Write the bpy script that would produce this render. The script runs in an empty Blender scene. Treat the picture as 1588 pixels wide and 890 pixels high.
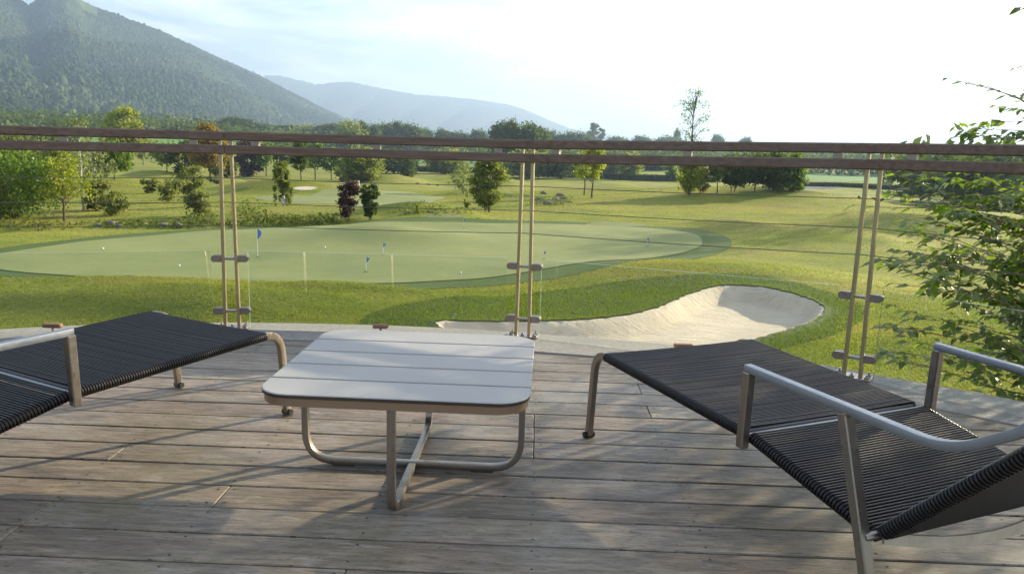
import bpy, math, random
import numpy as np
from mathutils import Vector, Matrix
from mathutils.geometry import delaunay_2d_cdt

random.seed(7)
RNG = np.random.default_rng(11)
S = bpy.context.scene
COL = S.collection
R = math.radians

# ------------------------------------------------------------------ camera
CAM_H, PITCH, ROLL, FPX = 1.08, 0.183, 0.027, 1235.0
cd = bpy.data.cameras.new('camera')
cam = bpy.data.objects.new('camera', cd)
COL.objects.link(cam)
cd.sensor_width = 36.0
cd.lens = 36.0 * FPX / 1588.0
cd.clip_start, cd.clip_end = 0.05, 40000
cam.location = (0, 0, CAM_H)
cam.rotation_mode = 'QUATERNION'
cam.rotation_quaternion = (Matrix.Rotation(math.pi / 2 - PITCH, 3, 'X') @ Matrix.Rotation(ROLL, 3, 'Z')).to_quaternion()
S.camera = cam

# ------------------------------------------------------------------ light
SUN_AZ, SUN_EL = R(53.0), R(17.0)        # azimuth clockwise from +Y
sd = Vector((math.sin(SUN_AZ) * math.cos(SUN_EL), math.cos(SUN_AZ) * math.cos(SUN_EL), math.sin(SUN_EL)))
ld = bpy.data.lights.new('sun', 'SUN')
ld.energy = 5.0
ld.angle = R(0.53)
ld.color = (1.0, 0.86, 0.60)
sun = bpy.data.objects.new('sun', ld)
COL.objects.link(sun)
sun.rotation_euler = sd.to_track_quat('Z', 'Y').to_euler()

W = bpy.data.worlds.new('World')
S.world = W
W.use_nodes = True
wt = W.node_tree
for n in list(wt.nodes):
    wt.nodes.remove(n)
wo = wt.nodes.new('ShaderNodeOutputWorld')
bg = wt.nodes.new('ShaderNodeBackground')
sky = wt.nodes.new('ShaderNodeTexSky')
sky.sky_type = 'NISHITA'
sky.sun_disc = False
sky.sun_elevation = SUN_EL
sky.sun_rotation = SUN_AZ
sky.air_density = 1.0
sky.dust_density = 2.0
sky.ozone_density = 2.0
bg.inputs[1].default_value = 0.08
# thin high cloud: brightens the sky where it lies
tc = wt.nodes.new('ShaderNodeTexCoord')
mp = wt.nodes.new('ShaderNodeMapping')
mp.inputs['Scale'].default_value = (1.3, 1.3, 5.5)
mp.inputs['Rotation'].default_value = (0.0, 0.25, 0.3)
nz = wt.nodes.new('ShaderNodeTexNoise')
nz.inputs['Scale'].default_value = 2.3
nz.inputs['Detail'].default_value = 9
nz.inputs['Roughness'].default_value = 0.62
nz.inputs['Distortion'].default_value = 0.5
cr = wt.nodes.new('ShaderNodeValToRGB')
cr.color_ramp.elements[0].position = 0.42
cr.color_ramp.elements[1].position = 0.72
mx = wt.nodes.new('ShaderNodeMixRGB')
mx.inputs[2].default_value = (11.0, 11.4, 12.2, 1)
ml = wt.nodes.new('ShaderNodeMath')
ml.operation = 'MULTIPLY'
ml.inputs[1].default_value = 0.75
L = wt.links.new
L(tc.outputs['Generated'], mp.inputs[0]); L(mp.outputs[0], nz.inputs[0]); L(nz.outputs[0], cr.inputs[0])
L(cr.outputs[0], ml.inputs[0]); L(ml.outputs[0], mx.inputs[0])
L(sky.outputs[0], mx.inputs[1]); L(mx.outputs[0], bg.inputs[0]); L(bg.outputs[0], wo.inputs[0])

S.view_settings.view_transform = 'Standard'
S.view_settings.look = 'None'
S.view_settings.exposure = 1.58
S.view_settings.gamma = 1.0
S.view_settings.use_curve_mapping = False
S.cycles.use_denoising = True
S.cycles.max_bounces = 8
S.cycles.transparent_max_bounces = 16
S.cycles.caustics_reflective = False
S.cycles.caustics_refractive = False
S.cycles.sample_clamp_indirect = 4.0

# ------------------------------------------------------------------ helpers
def tag(o, label=None, cat=None, group=None, kind=None):
    if label: o['label'] = label
    if cat: o['category'] = cat
    if group: o['group'] = group
    if kind: o['kind'] = kind
    return o

def empty(name, loc=(0, 0, 0), rz=0.0, sc=None):
    o = bpy.data.objects.new(name, None)
    COL.objects.link(o)
    o.location = loc
    o.rotation_euler = (0, 0, rz)
    o.empty_display_size = 0.2
    if sc: o.scale = sc
    return o

class MB:
    """collects geometry for one mesh object"""
    def __init__(s):
        s.v, s.f, s.m, s.a, s.n = [], [], [], [], 0
    def add(s, verts, faces, mat=0, attr=0.5):
        verts = np.asarray(verts, float).reshape(-1, 3)
        s.v.append(verts)
        for fc in faces:
            s.f.append([int(i) + s.n for i in fc]); s.m.append(mat); s.a.append(attr)
        s.n += len(verts)
        return s
    def box(s, c, size, rot=None, mat=0, attr=0.5, bev=0.0):
        x, y, z = [k / 2 for k in size]
        if bev > 0:
            b = min(bev, x * .9, y * .9, z * .9)
            pts = []
            for sx in (-1, 1):
                for sy in (-1, 1):
                    for sz in (-1, 1):
                        pts += [(sx * x, sy * (y - b), sz * (z - b)), (sx * (x - b), sy * y, sz * (z - b)), (sx * (x - b), sy * (y - b), sz * z)]
            import bmesh
            bm = bmesh.new()
            vs = [bm.verts.new(p) for p in pts]
            bmesh.ops.convex_hull(bm, input=vs)
            bm.verts.ensure_lookup_table(); bm.verts.index_update()
            P = np.array([v.co[:] for v in bm.verts]); F = [[v.index for v in f.verts] for f in bm.faces]
            bm.free()
        else:
            P = np.array([(a * x, b * y, d * z) for a in (-1, 1) for b in (-1, 1) for d in (-1, 1)])
            F = [(0, 1, 3, 2), (4, 6, 7, 5), (0, 4, 5, 1), (2, 3, 7, 6), (0, 2, 6, 4), (1, 5, 7, 3)]
        if rot is not None:
            P = P @ np.array(rot).T
        return s.add(P + np.array(c), F, mat, attr)
    def bar(s, a, b, w, h, up=(0, 0, 1), mat=0, attr=0.5, bev=0.0):
        a, b = Vector(a), Vector(b)
        d = b - a
        X = d.normalized(); Z = Vector(up); Y = Z.cross(X).normalized(); Z = X.cross(Y)
        M = np.array([X[:], Y[:], Z[:]]).T
        return s.box((a + b) / 2, (d.length, w, h), M, mat, attr, bev)
    def tube(s, path, rad, n=8, caps=True, mat=0, attr=0.5, flat=None):
        P = [Vector(p) for p in path]
        k = len(P)
        rads = rad if hasattr(rad, '__len__') else [rad] * k
        T = [(P[min(i + 1, k - 1)] - P[max(i - 1, 0)]).normalized() for i in range(k)]
        ref = Vector((0, 0, 1)) if abs(T[0].z) < .9 else Vector((0, 1, 0))
        if flat is not None: ref = Vector(flat[2])
        u = (ref - T[0] * ref.dot(T[0])).normalized()
        V = []
        for i in range(k):
            u = (u - T[i] * u.dot(T[i])).normalized()
            w = T[i].cross(u)
            for j in range(n):
                if flat is None:
                    a = 2 * math.pi * j / n
                    q = P[i] + (u * math.cos(a) + w * math.sin(a)) * rads[i]
                else:    # rounded rectangle section, flat = (size along ref, size across, ref)
                    a = 2 * math.pi * (j + .5) / n
                    cx, sx = math.cos(a), math.sin(a)
                    e = 0.13
                    q = P[i] + u * (math.copysign(abs(cx) ** e, cx) * flat[0] / 2) + w * (math.copysign(abs(sx) ** e, sx) * flat[1] / 2)
                V.append(q[:])
        F = [(i * n + j, i * n + (j + 1) % n, (i + 1) * n + (j + 1) % n, (i + 1) * n + j) for i in range(k - 1) for j in range(n)]
        if caps:
            F += [tuple(range(n - 1, -1, -1)), tuple((k - 1) * n + j for j in range(n))]
        return s.add(V, F, mat, attr)
    def cyl(s, a, b, r, n=16, **k):
        return s.tube([a, b], r, n, **k)
    def build(s, name, mats, parent=None, smooth=False, angle=35):
        me = bpy.data.meshes.new(name)
        V = np.concatenate(s.v) if s.v else np.zeros((0, 3))
        me.from_pydata(V.tolist(), [], s.f)
        if not isinstance(mats, (list, tuple)): mats = [mats]
        for m in mats: me.materials.append(m)
        me.polygons.foreach_set('material_index', s.m)
        at = me.attributes.new('rnd', 'FLOAT', 'FACE')
        at.data.foreach_set('value', s.a)
        if smooth:
            me.polygons.foreach_set('use_smooth', [True] * len(s.f))
            try: me.set_sharp_from_angle(angle=R(angle))
            except Exception: pass
        me.update()
        o = bpy.data.objects.new(name, me)
        COL.objects.link(o)
        if parent: o.parent = parent
        return o

def np_mesh(name, V, F, mats, parent=None, attr=None, smooth=False, attr_domain='FACE'):
    """V (n,3), F (m,k) uniform"""
    me = bpy.data.meshes.new(name)
    V = np.ascontiguousarray(V, np.float32); F = np.ascontiguousarray(F, np.int32)
    m, k = F.shape
    me.vertices.add(len(V)); me.vertices.foreach_set('co', V.ravel())
    me.loops.add(m * k); me.loops.foreach_set('vertex_index', F.ravel())
    me.polygons.add(m)
    me.polygons.foreach_set('loop_start', np.arange(0, m * k, k, dtype=np.int32))
    me.polygons.foreach_set('loop_total', np.full(m, k, np.int32))
    if smooth: me.polygons.foreach_set('use_smooth', np.ones(m, bool))
    if not isinstance(mats, (list, tuple)): mats = [mats]
    for mt in mats: me.materials.append(mt)
    if attr is not None:
        at = me.attributes.new('rnd', 'FLOAT', attr_domain)
        at.data.foreach_set('value', np.ascontiguousarray(attr, np.float32))
    me.update(calc_edges=True)
    me.validate()
    o = bpy.data.objects.new(name, me)
    COL.objects.link(o)
    if parent: o.parent = parent
    return o

def copy_thing(root):
    def cp(o, par):
        c = o.copy(); COL.objects.link(c); c.parent = par
        for ch in o.children: cp(ch, c)
        return c
    return cp(root, None)

# ---- photo ray helpers (only to know where things stand on the real ground)
def ray(u, v):
    X, Y = u - 794.0, v - 445.0
    c, s_ = math.cos(-ROLL), math.sin(-ROLL)
    X, Y = X * c - Y * s_, X * s_ + Y * c
    return np.array([X, FPX * math.cos(PITCH) - Y * math.sin(PITCH), -FPX * math.sin(PITCH) - Y * math.cos(PITCH)]) / FPX
def gz(u, v, z=0.0):
    d = ray(u, v); t = (z - CAM_H) / d[2]
    return np.array([d[0] * t, d[1] * t, z])

# ------------------------------------------------------------------ materials
def mat(name):
    m = bpy.data.materials.new(name)
    m.use_nodes = True
    nt = m.node_tree
    return m, nt, nt.nodes['Principled BSDF'], nt.nodes['Material Output']
def N(nt, t, **kw):
    n = nt.nodes.new('ShaderNode' + t)
    for k, v in kw.items():
        if k.startswith('_'): setattr(n, k[1:], v)
        else: n.inputs[k.replace('__', ' ')].default_value = v
    return n
def ramp(nt, fac, stops):
    r = nt.nodes.new('ShaderNodeValToRGB')
    el = r.color_ramp.elements
    while len(el) < len(stops): el.new(0.5)
    for e, (p, c) in zip(el, stops):
        e.position = p; e.color = (c[0], c[1], c[2], 1) if len(c) == 3 else c
    nt.links.new(fac, r.inputs[0])
    return r.outputs[0]
def g3(v): return (v, v, v)
def noise(nt, scale, detail=4, rough=.55, vec=None, dist=0.0, coord='Object', sc=None, rot=None):
    n = N(nt, 'TexNoise', Scale=scale, Detail=detail, Roughness=rough, Distortion=dist)
    if vec is None:
        t = nt.nodes.new('ShaderNodeTexCoord'); vec = t.outputs[coord]
    if sc or rot:
        mp_ = N(nt, 'Mapping')
        if sc: mp_.inputs['Scale'].default_value = sc
        if rot: mp_.inputs['Rotation'].default_value = rot
        nt.links.new(vec, mp_.inputs[0]); vec = mp_.outputs[0]
    nt.links.new(vec, n.inputs['Vector'])
    return n.outputs[0]
def mixc(nt, f, a, b, mode='MIX'):
    m = nt.nodes.new('ShaderNodeMixRGB'); m.blend_type = mode
    for i, x in ((0, f), (1, a), (2, b)):
        if isinstance(x, (int, float)): m.inputs[i].default_value = x
        elif isinstance(x, tuple): m.inputs[i].default_value = (x[0], x[1], x[2], 1)
        else: nt.links.new(x, m.inputs[i])
    return m.outputs[0]
def bump(nt, bs, h, strength=.3, dist=.01):
    b = N(nt, 'Bump', Strength=strength, Distance=dist)
    nt.links.new(h, b.inputs['Height']); nt.links.new(b.outputs[0], bs.inputs['Normal'])
def attr(nt, name='rnd'):
    a = nt.nodes.new('ShaderNodeAttribute'); a.attribute_name = name
    return a.outputs['Fac']

def metal_mat(name, col, rough, tint=(.42, .30, .20), amt=.35):
    m, nt, b, o = mat(name)
    n1 = noise(nt, 9, 5, .6)
    c = ramp(nt, n1, [(.35, tuple(col)), (.75, tuple(np.array(col) * (1 - amt) + np.array(tint) * amt))])
    nt.links.new(c, b.inputs['Base Color'])
    b.inputs['Metallic'].default_value = .9
    n2 = noise(nt, 60, 4, .6)
    nt.links.new(ramp(nt, n2, [(.3, g3(rough - .08)), (.7, g3(rough + .12))]), b.inputs['Roughness'])
    bump(nt, b, n2, .05, .002)
    return m
M_STEEL = metal_mat('brushed_steel', (.31, .275, .235), .33)
M_BAND = metal_mat('deck_reflection_band', (.42, .29, .20), .42)  # brown reflection of the deck is put into the steel's base colour
M_STEEL_PALE = metal_mat('satin_aluminium', (.34, .36, .39), .48, (.3, .3, .3), .2)
M_POST = metal_mat('post_steel', (.47, .40, .25), .34, (.34, .25, .11), .5)
M_BOLT = metal_mat('bolt_steel', (.40, .39, .37), .3)

def simple(name, col, rough=.6, spec=.5, nscale=30, var=.25, bmp=.15, metallic=0.0):
    m, nt, b, o = mat(name)
    n1 = noise(nt, nscale, 5, .6)
    c = np.array(col)
    nt.links.new(ramp(nt, n1, [(.3, tuple(c * (1 - var))), (.7, tuple(c * (1 + var)))]), b.inputs['Base Color'])
    b.inputs['Roughness'].default_value = rough
    b.inputs['Specular IOR Level'].default_value = spec
    b.inputs['Metallic'].default_value = metallic
    if bmp: bump(nt, b, n1, bmp, .004)
    return m
M_CORD = simple('black_cord', (.0155, .0125, .0115), .38, .35, 80, .3, .2)
M_CORD_SIDE = simple('wrapped_cord', (.020, .018, .018), .38, .6, 80, .3, .2)
M_RUBBER = simple('black_rubber', (.015, .014, .013), .6)
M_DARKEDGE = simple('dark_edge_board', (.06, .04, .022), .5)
M_TRUNK = simple('bark', (.11, .085, .06), .9, .2, 14, .35, .8)
M_TWIG = simple('twig_bark', (.13, .085, .06), .8, .3, 30, .3, .4)
M_BIRCH = None
def birch():
    m, nt, b, o = mat('birch_bark')
    n1 = noise(nt, 7, 4, .6, sc=(1, 1, 3.5))
    nt.links.new(ramp(nt, n1, [(.42, (.10, .09, .08)), (.5, (.62, .60, .55))]), b.inputs['Base Color'])
    b.inputs['Roughness'].default_value = .8
    return m
M_BIRCH = birch()

def tabletop_mat():
    m, nt, b, o = mat('pale_laminate')
    n1 = noise(nt, 5, 5, .6)
    n2 = noise(nt, 55, 4, .6)
    c = ramp(nt, n1, [(.3, (.33, .315, .295)), (.7, (.395, .38, .355))])
    c = mixc(nt, .12, c, ramp(nt, n2, [(.35, (.35, .34, .33)), (.65, (.7, .7, .7))]), 'MULTIPLY')
    nt.links.new(c, b.inputs['Base Color'])
    nt.links.new(ramp(nt, n1, [(.3, g3(.42)), (.7, g3(.6))]), b.inputs['Roughness'])
    return m
M_TABLE = tabletop_mat()

def deck_mat():
    m, nt, b, o = mat('weathered_deck_wood')
    tcn = nt.nodes.new('ShaderNodeTexCoord')
    rnd = attr(nt)
    # shift texture per board so the grain does not run across the joints
    comb = nt.nodes.new('ShaderNodeCombineXYZ')
    mm = N(nt, 'Math', _operation='MULTIPLY'); mm.inputs[1].default_value = 37.0
    nt.links.new(rnd, mm.inputs[0]); nt.links.new(mm.outputs[0], comb.inputs[2]); nt.links.new(mm.outputs[0], comb.inputs[0])
    ad = N(nt, 'VectorMath', _operation='ADD')
    nt.links.new(tcn.outputs['Object'], ad.inputs[0]); nt.links.new(comb.outputs[0], ad.inputs[1])
    v = ad.outputs[0]
    grain = noise(nt, 3.2, 9, .74, v, .35, sc=(2.4, 17, 5))
    fine = noise(nt, 9, 6, .75, v, 0, sc=(1.6, 42, 8))
    streak = noise(nt, 5, 4, .6, v, 0, sc=(6.5, 42, 10))
    blotch = noise(nt, 1.5, 5, .6, tcn.outputs['Object'], .4)
    speck = noise(nt, 90, 3, .7, tcn.outputs['Object'], 0, sc=(.4, 1, 1))
    base = ramp(nt, rnd, [(.0, (.165, .124, .090)), (.35, (.25, .203, .155)), (.65, (.20, .146, .102)), (1., (.29, .237, .178))])
    c = mixc(nt, .85, base, ramp(nt, grain, [(.36, (.42, .40, .39)), (.5, (.97, .96, .95)), (.64, (1.6, 1.57, 1.52))]), 'MULTIPLY')
    c = mixc(nt, ramp(nt, fine, [(.50, g3(0)), (.66, g3(.55))]), c, (.36, .335, .30))
    c = mixc(nt, ramp(nt, blotch, [(.45, g3(0)), (.68, g3(.6))]), c, (.145, .125, .060))
    c = mixc(nt, ramp(nt, noise(nt, 2.4, 4, .6, tcn.outputs['Object'], .3), [(.52, g3(0)), (.7, g3(.45))]), c, (.34, .33, .31))
    c = mixc(nt, ramp(nt, noise(nt, 1.1, 6, .7, v, .5, sc=(.8, 3.0, 1)), [(.50, g3(0)), (.66, g3(.7))]), c, (.085, .065, .052))
    c = mixc(nt, ramp(nt, noise(nt, 16, 5, .7, v, .3, sc=(.5, 2.4, 1)), [(.58, g3(0)), (.70, g3(.5))]), c, (.42, .385, .33))
    c = mixc(nt, ramp(nt, streak, [(.32, g3(.9)), (.40, g3(0))]), c, (.03, .024, .018))
    nt.links.new(c, b.inputs['Base Color'])
    nt.links.new(ramp(nt, grain, [(.3, g3(.62)), (.7, g3(.44))]), b.inputs['Roughness'])
    b.inputs['Specular IOR Level'].default_value = .45
    h = mixc(nt, .5, grain, streak)
    h = mixc(nt, .3, h, speck)
    bump(nt, b, h, .55, .006)
    return m
M_DECK = deck_mat()
M_SCREW = simple('screw_head', (.05, .045, .04), .5, .4, metallic=.5)

def rim_mat():
    m, nt, b, o = mat('bleached_rim')
    n1 = noise(nt, 2.2, 6, .65)
    n2 = noise(nt, 34, 6, .75)
    n3 = noise(nt, 7, 6, .8, dist=.6)
    c = ramp(nt, n1, [(.3, (.30, .28, .255)), (.7, (.40, .375, .33))])
    c = mixc(nt, ramp(nt, n2, [(.35, g3(.6)), (.55, g3(0))]), c, (.19, .17, .15))
    c = mixc(nt, ramp(nt, n3, [(.24, g3(.9)), (.33, g3(0))]), c, (.05, .043, .035))
    nt.links.new(c, b.inputs['Base Color']); b.inputs['Roughness'].default_value = .8
    bump(nt, b, n2, .5, .006)
    return m
M_RIM = rim_mat()

def rail_mat():
    m, nt, b, o = mat('handrail_wood')
    g = noise(nt, 4, 8, .7, sc=(1.2, 14, 14))
    p = noise(nt, 1.6, 4, .6)
    c = ramp(nt, g, [(.3, (.075, .044, .030)), (.55, (.165, .102, .070)), (.75, (.26, .18, .13))])
    c = mixc(nt, ramp(nt, p, [(.4, g3(0)), (.7, g3(.5))]), c, (.16, .125, .105))
    nt.links.new(c, b.inputs['Base Color']); b.inputs['Roughness'].default_value = .55
    bump(nt, b, g, .3, .003)
    return m
M_RAIL = rail_mat()

def glass_mat():
    m, nt, b, o = mat('clear_glass')
    nt.nodes.remove(b)
    tr = N(nt, 'BsdfTransparent'); tr.inputs[0].default_value = (.955, .975, .965, 1)
    gl = N(nt, 'BsdfGlossy', Roughness=.01); gl.inputs[0].default_value = (1, 1, 1, 1)
    fr = N(nt, 'Fresnel', IOR=1.45)
    mx_ = nt.nodes.new('ShaderNodeMixShader')
    nt.links.new(fr.outputs[0], mx_.inputs[0]); nt.links.new(tr.outputs[0], mx_.inputs[1]); nt.links.new(gl.outputs[0], mx_.inputs[2])
    nt.links.new(mx_.outputs[0], o.inputs[0])
    return m
M_GLASS = glass_mat()
M_GLASS_EDGE = simple('glass_edge', (.20, .28, .22), .35, .3, 5, .1, 0)

def leaf_mat(name, c0, c1, c2=None, trans=.5, gloss=.02, rough=.6, cl=0.0):
    """leaf with translucency; per-leaf colour from the attribute"""
    m, nt, b, o = mat(name)
    nt.nodes.remove(b)
    a = attr(nt)
    stops = [(0, c0), (1, c1)] if c2 is None else [(0, c0), (.7, c1), (1, c2)]
    c = ramp(nt, a, stops)
    df = N(nt, 'BsdfDiffuse'); tl = N(nt, 'BsdfTranslucent'); gl = N(nt, 'BsdfGlossy', Roughness=rough)
    nt.links.new(c, df.inputs[0])
    bright = mixc(nt, 1.0, c, (1.5, 1.6, .8), 'MULTIPLY')
    nt.links.new(bright, tl.inputs[0])
    m1 = nt.nodes.new('ShaderNodeMixShader'); m1.inputs[0].default_value = trans
    nt.links.new(df.outputs[0], m1.inputs[1]); nt.links.new(tl.outputs[0], m1.inputs[2])
    m2 = nt.nodes.new('ShaderNodeMixShader')
    lw = N(nt, 'LayerWeight', Blend=.3)
    mu = N(nt, 'Math', _operation='MULTIPLY'); mu.inputs[1].default_value = gloss * 2.2
    nt.links.new(lw.outputs['Fresnel'], mu.inputs[0]); nt.links.new(mu.outputs[0], m2.inputs[0])
    nt.links.new(m1.outputs[0], m2.inputs[1]); nt.links.new(gl.outputs[0], m2.inputs[2])
    nt.links.new(m2.outputs[0], o.inputs[0])
    return m
LM = {
 'green':  leaf_mat('leaf_green', (.065, .115, .018), (.15, .22, .04)),
 'dark':   leaf_mat('leaf_dark', (.045, .07, .022), (.095, .13, .038), trans=.45),
 'yellow': leaf_mat('leaf_yellow_green', (.15, .19, .02), (.28, .29, .035)),
 'olive':  leaf_mat('leaf_olive', (.12, .15, .035), (.22, .24, .06)),
 'grey':   leaf_mat('leaf_grey_green', (.11, .135, .06), (.20, .22, .10)),
 'pine':   leaf_mat('needle_pine', (.095, .115, .035), (.20, .21, .065), trans=.45),
 'orange': leaf_mat('leaf_orange', (.12, .11, .022), (.27, .16, .035)),
 'purple': leaf_mat('leaf_purple', (.040, .020, .024), (.085, .038, .042), trans=.4),
 'far':    leaf_mat('leaf_far', (.045, .07, .022), (.10, .135, .038), trans=.35),
 'near':   leaf_mat('leaf_near', (.070, .115, .020), (.15, .215, .034), (.30, .33, .04), trans=.58, gloss=.045, rough=.4),
 'reed':   leaf_mat('leaf_bank', (.06, .09, .022), (.16, .17, .05)),
}

# ------------------------------------------------------------------ terrain
def smooth(e0, e1, x):
    t = np.clip((x - e0) / (e1 - e0), 0, 1)
    return t * t * (3 - 2 * t)
def catmull(pts, per=6):
    P = np.array(pts, float); n = len(P); out = []
    for i in range(n):
        p0, p1, p2, p3 = P[i - 1], P[i], P[(i + 1) % n], P[(i + 2) % n]
        for k in range(per):
            t = k / per
            out.append(.5 * ((2 * p1) + (-p0 + p2) * t + (2 * p0 - 5 * p1 + 4 * p2 - p3) * t * t + (-p0 + 3 * p1 - 3 * p2 + p3) * t ** 3))
    return np.array(out)
def inside(poly, X, Y):
    X = np.asarray(X, float); Y = np.asarray(Y, float)
    r = np.zeros(X.shape, bool); j = len(poly) - 1
    for i in range(len(poly)):
        xi, yi = poly[i]; xj, yj = poly[j]
        c = ((yi > Y) != (yj > Y)) & (X < (xj - xi) * (Y - yi) / (yj - yi + 1e-12) + xi)
        r ^= c; j = i
    return r
def dist_poly(poly, X, Y):
    X = np.asarray(X, float); Y = np.asarray(Y, float)
    d = np.full(X.shape, 1e9)
    for i in range(len(poly)):
        a = poly[i - 1]; b = poly[i]; e = b - a; L2 = e @ e + 1e-12
        t = np.clip(((X - a[0]) * e[0] + (Y - a[1]) * e[1]) / L2, 0, 1)
        d = np.minimum(d, (X - a[0] - t * e[0]) ** 2 + (Y - a[1] - t * e[1]) ** 2)
    return np.sqrt(d)
_rs = np.random.RandomState(5)
_oct = [(a, _rs.rand() * 6.28, _rs.rand() * 6.28, _rs.rand() * 6.28) for a in range(40)]
def fbm(X, Y, base, oct_=4):
    r = 0
    for o in range(oct_):
        k = base * 2 ** o
        for q in range(3):
            a, p1, p2, th = _oct[(o * 3 + q) % 40]
            c, s_ = math.cos(th), math.sin(th)
            r = r + np.sin((X * c + Y * s_) * k + p1 + 1.3 * np.sin((-X * s_ + Y * c) * k * .7 + p2)) / 2 ** o / 3
    return r
G0 = -2.3
def base_h(X, Y):
    D = np.sqrt(X * X + Y * Y)
    z = G0 - 3.7 * smooth(32, 135, D) - 3.0 * smooth(135, 450, D) - 3 * smooth(450, 1500, D)
    left = smooth(-.12, -.45, X / np.maximum(Y, 1.0))
    z = z + left * (13.5 * smooth(150, 520, D))
    return z
# sand of the near bunker (photo outline brought down to the lawn level)
def gpoly(px, z=G0, per=6):
    return catmull([gz(u, v, z)[:2] for u, v in px], per)
SAND = gpoly([(1100, 455), (1135, 452), (1190, 455), (1240, 466), (1272, 478), (1278, 490), (1258, 506), (1215, 522), (1165, 535), (1080, 552), (980, 566), (860, 566), (760, 548), (690, 520), (680, 508), (780, 507), (860, 505), (930, 500), (990, 492), (1030, 481), (1062, 466)])
COLLAR = gpoly([(1060, 437), (1160, 436), (1240, 444), (1310, 460), (1345, 482), (1325, 505), (1268, 528), (1180, 552), (1080, 575), (900, 590), (740, 570), (600, 535), (560, 505), (640, 480), (760, 463), (860, 451), (960, 441)])
MK = 1.25
MOUNDS = []   # x, y, rx, ry, height, rot
def mound(u, v, wpx, depth, h, rot=0):
    d0 = gz(u, v, G0 - (0 if v > 330 else 1.2))
    rx = wpx / FPX * math.hypot(d0[0], d0[1])
    MOUNDS.append((d0[0], d0[1], rx, depth, h, rot))
mound(1180, 330, 190, 6.0, .95, .25)
mound(1130, 352, 70, 1.8, .28)
mound(1300, 372, 90, 2.0, .30, .3)
mound(1380, 345, 130, 5.0, .45, .0)
mound(450, 322, 110, 2.6, .80)
mound(650, 333, 80, 1.5, .42)
mound(745, 322, 60, 2.5, .35)
mound(240, 262, 60, 5.5, 1.5)
mound(330, 268, 60, 5.0, .7)
mound(610, 272, 60, 5, 1.5)
mound(700, 270, 60, 4, 1.4)
mound(780, 274, 50, 4, 1.2)
mound(955, 278, 60, 6, 1.0)
mound(1060, 290, 60, 4, .8)
mound(1010, 292, 30, 2.5, -.4)
mound(1010, 312, 160, 5, .5)
mound(60, 300, 120, 6, .5)
mound(200, 300, 90, 3.5, .35)
mound(510, 292, 40, 3, .3)
mound(150, 468, 260, 1.2, .24)
mound(330, 490, 180, .8, .12)
mound(560, 470, 200, 1.3, .12)
mound(230, 456, 330, .55, .13, .03)
mound(60, 482, 240, .5, .11, -.04)
mound(560, 462, 160, .4, .09)
mound(330, 476, 120, .5, .10)
mound(1120, 425, 260, 1.6, .22, .1)
mound(1420, 430, 150, 3.0, -.25)
mound(600, 372, 130, 1.5, .34, -.1)
mound(330, 395, 220, 2.5, -.10)
STREAM = [gz(u, v, G0) for u, v in [(-200, 356), (0, 352), (150, 350), (300, 349), (420, 346), (520, 343)]]
def h_fn(X, Y):
    X = np.asarray(X, float); Y = np.asarray(Y, float)
    z = base_h(X, Y)
    for (mx_, my_, rx, ry, hh, rot) in MOUNDS:
        c, s_ = math.cos(rot), math.sin(rot)
        dx, dy = X - mx_, Y - my_
        u, v = dx * c + dy * s_, -dx * s_ + dy * c
        z = z + hh * MK * np.exp(-(u / rx) ** 2 - (v / ry) ** 2)
    D = np.sqrt(X * X + Y * Y)
    z = z + .05 * fbm(X, Y, .6, 3) * smooth(9, 14, D) + .07 * fbm(X, Y, .25, 3) * smooth(22, 34, D) + .30 * fbm(X, Y, .11, 3) * smooth(38, 80, D) + 1.0 * fbm(X, Y, .012, 3) * smooth(150, 400, D)
    # stream cutting
    d = np.full(X.shape, 1e9)
    for a, b in zip(STREAM[:-1], STREAM[1:]):
        e = (b - a)[:2]; t = np.clip(((X - a[0]) * e[0] + (Y - a[1]) * e[1]) / (e @ e), 0, 1)
        d = np.minimum(d, np.hypot(X - a[0] - t * e[0], Y - a[1] - t * e[1]))
    z = z - .42 * np.exp(-(d / .75) ** 2)
    # bunker bowl
    near = (np.abs(X - 3) < 12) & (np.abs(Y - 15) < 9)
    if near.any():
        xs, ys = X[near], Y[near]
        dd = dist_poly(SAND, xs, ys); ins = inside(SAND, xs, ys)
        dep = .10 * np.exp(-dd / .5) * np.where(ins, 0, 1) + np.where(ins, .10 - .36 * smooth(0, .38, dd) - .12 * smooth(.2, 1.6, dd), 0)
        zz = z[near] + dep
        # raised far lip
        z = z.copy(); z[near] = zz
    return z
def hp(x, y): return float(h_fn(np.array([x]), np.array([y]))[0])
def ground(u, v):
    """where the photo ray meets the terrain"""
    d = ray(u, v); o = np.array([0, 0, CAM_H])
    t = np.concatenate([np.arange(6, 60, .25), np.geomspace(60, 3000, 700)])
    P = o + np.outer(t, d); below = P[:, 2] < h_fn(P[:, 0], P[:, 1])
    k = int(np.argmax(below))
    if not below.any(): k = len(t) - 1
    a, b = t[max(k - 1, 0)], t[k]
    for _ in range(12):
        m_ = (a + b) / 2; q = o + d * m_
        if q[2] < hp(q[0], q[1]): b = m_
        else: a = m_
    q = o + d * b
    return np.array([q[0], q[1], hp(q[0], q[1])])

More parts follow.
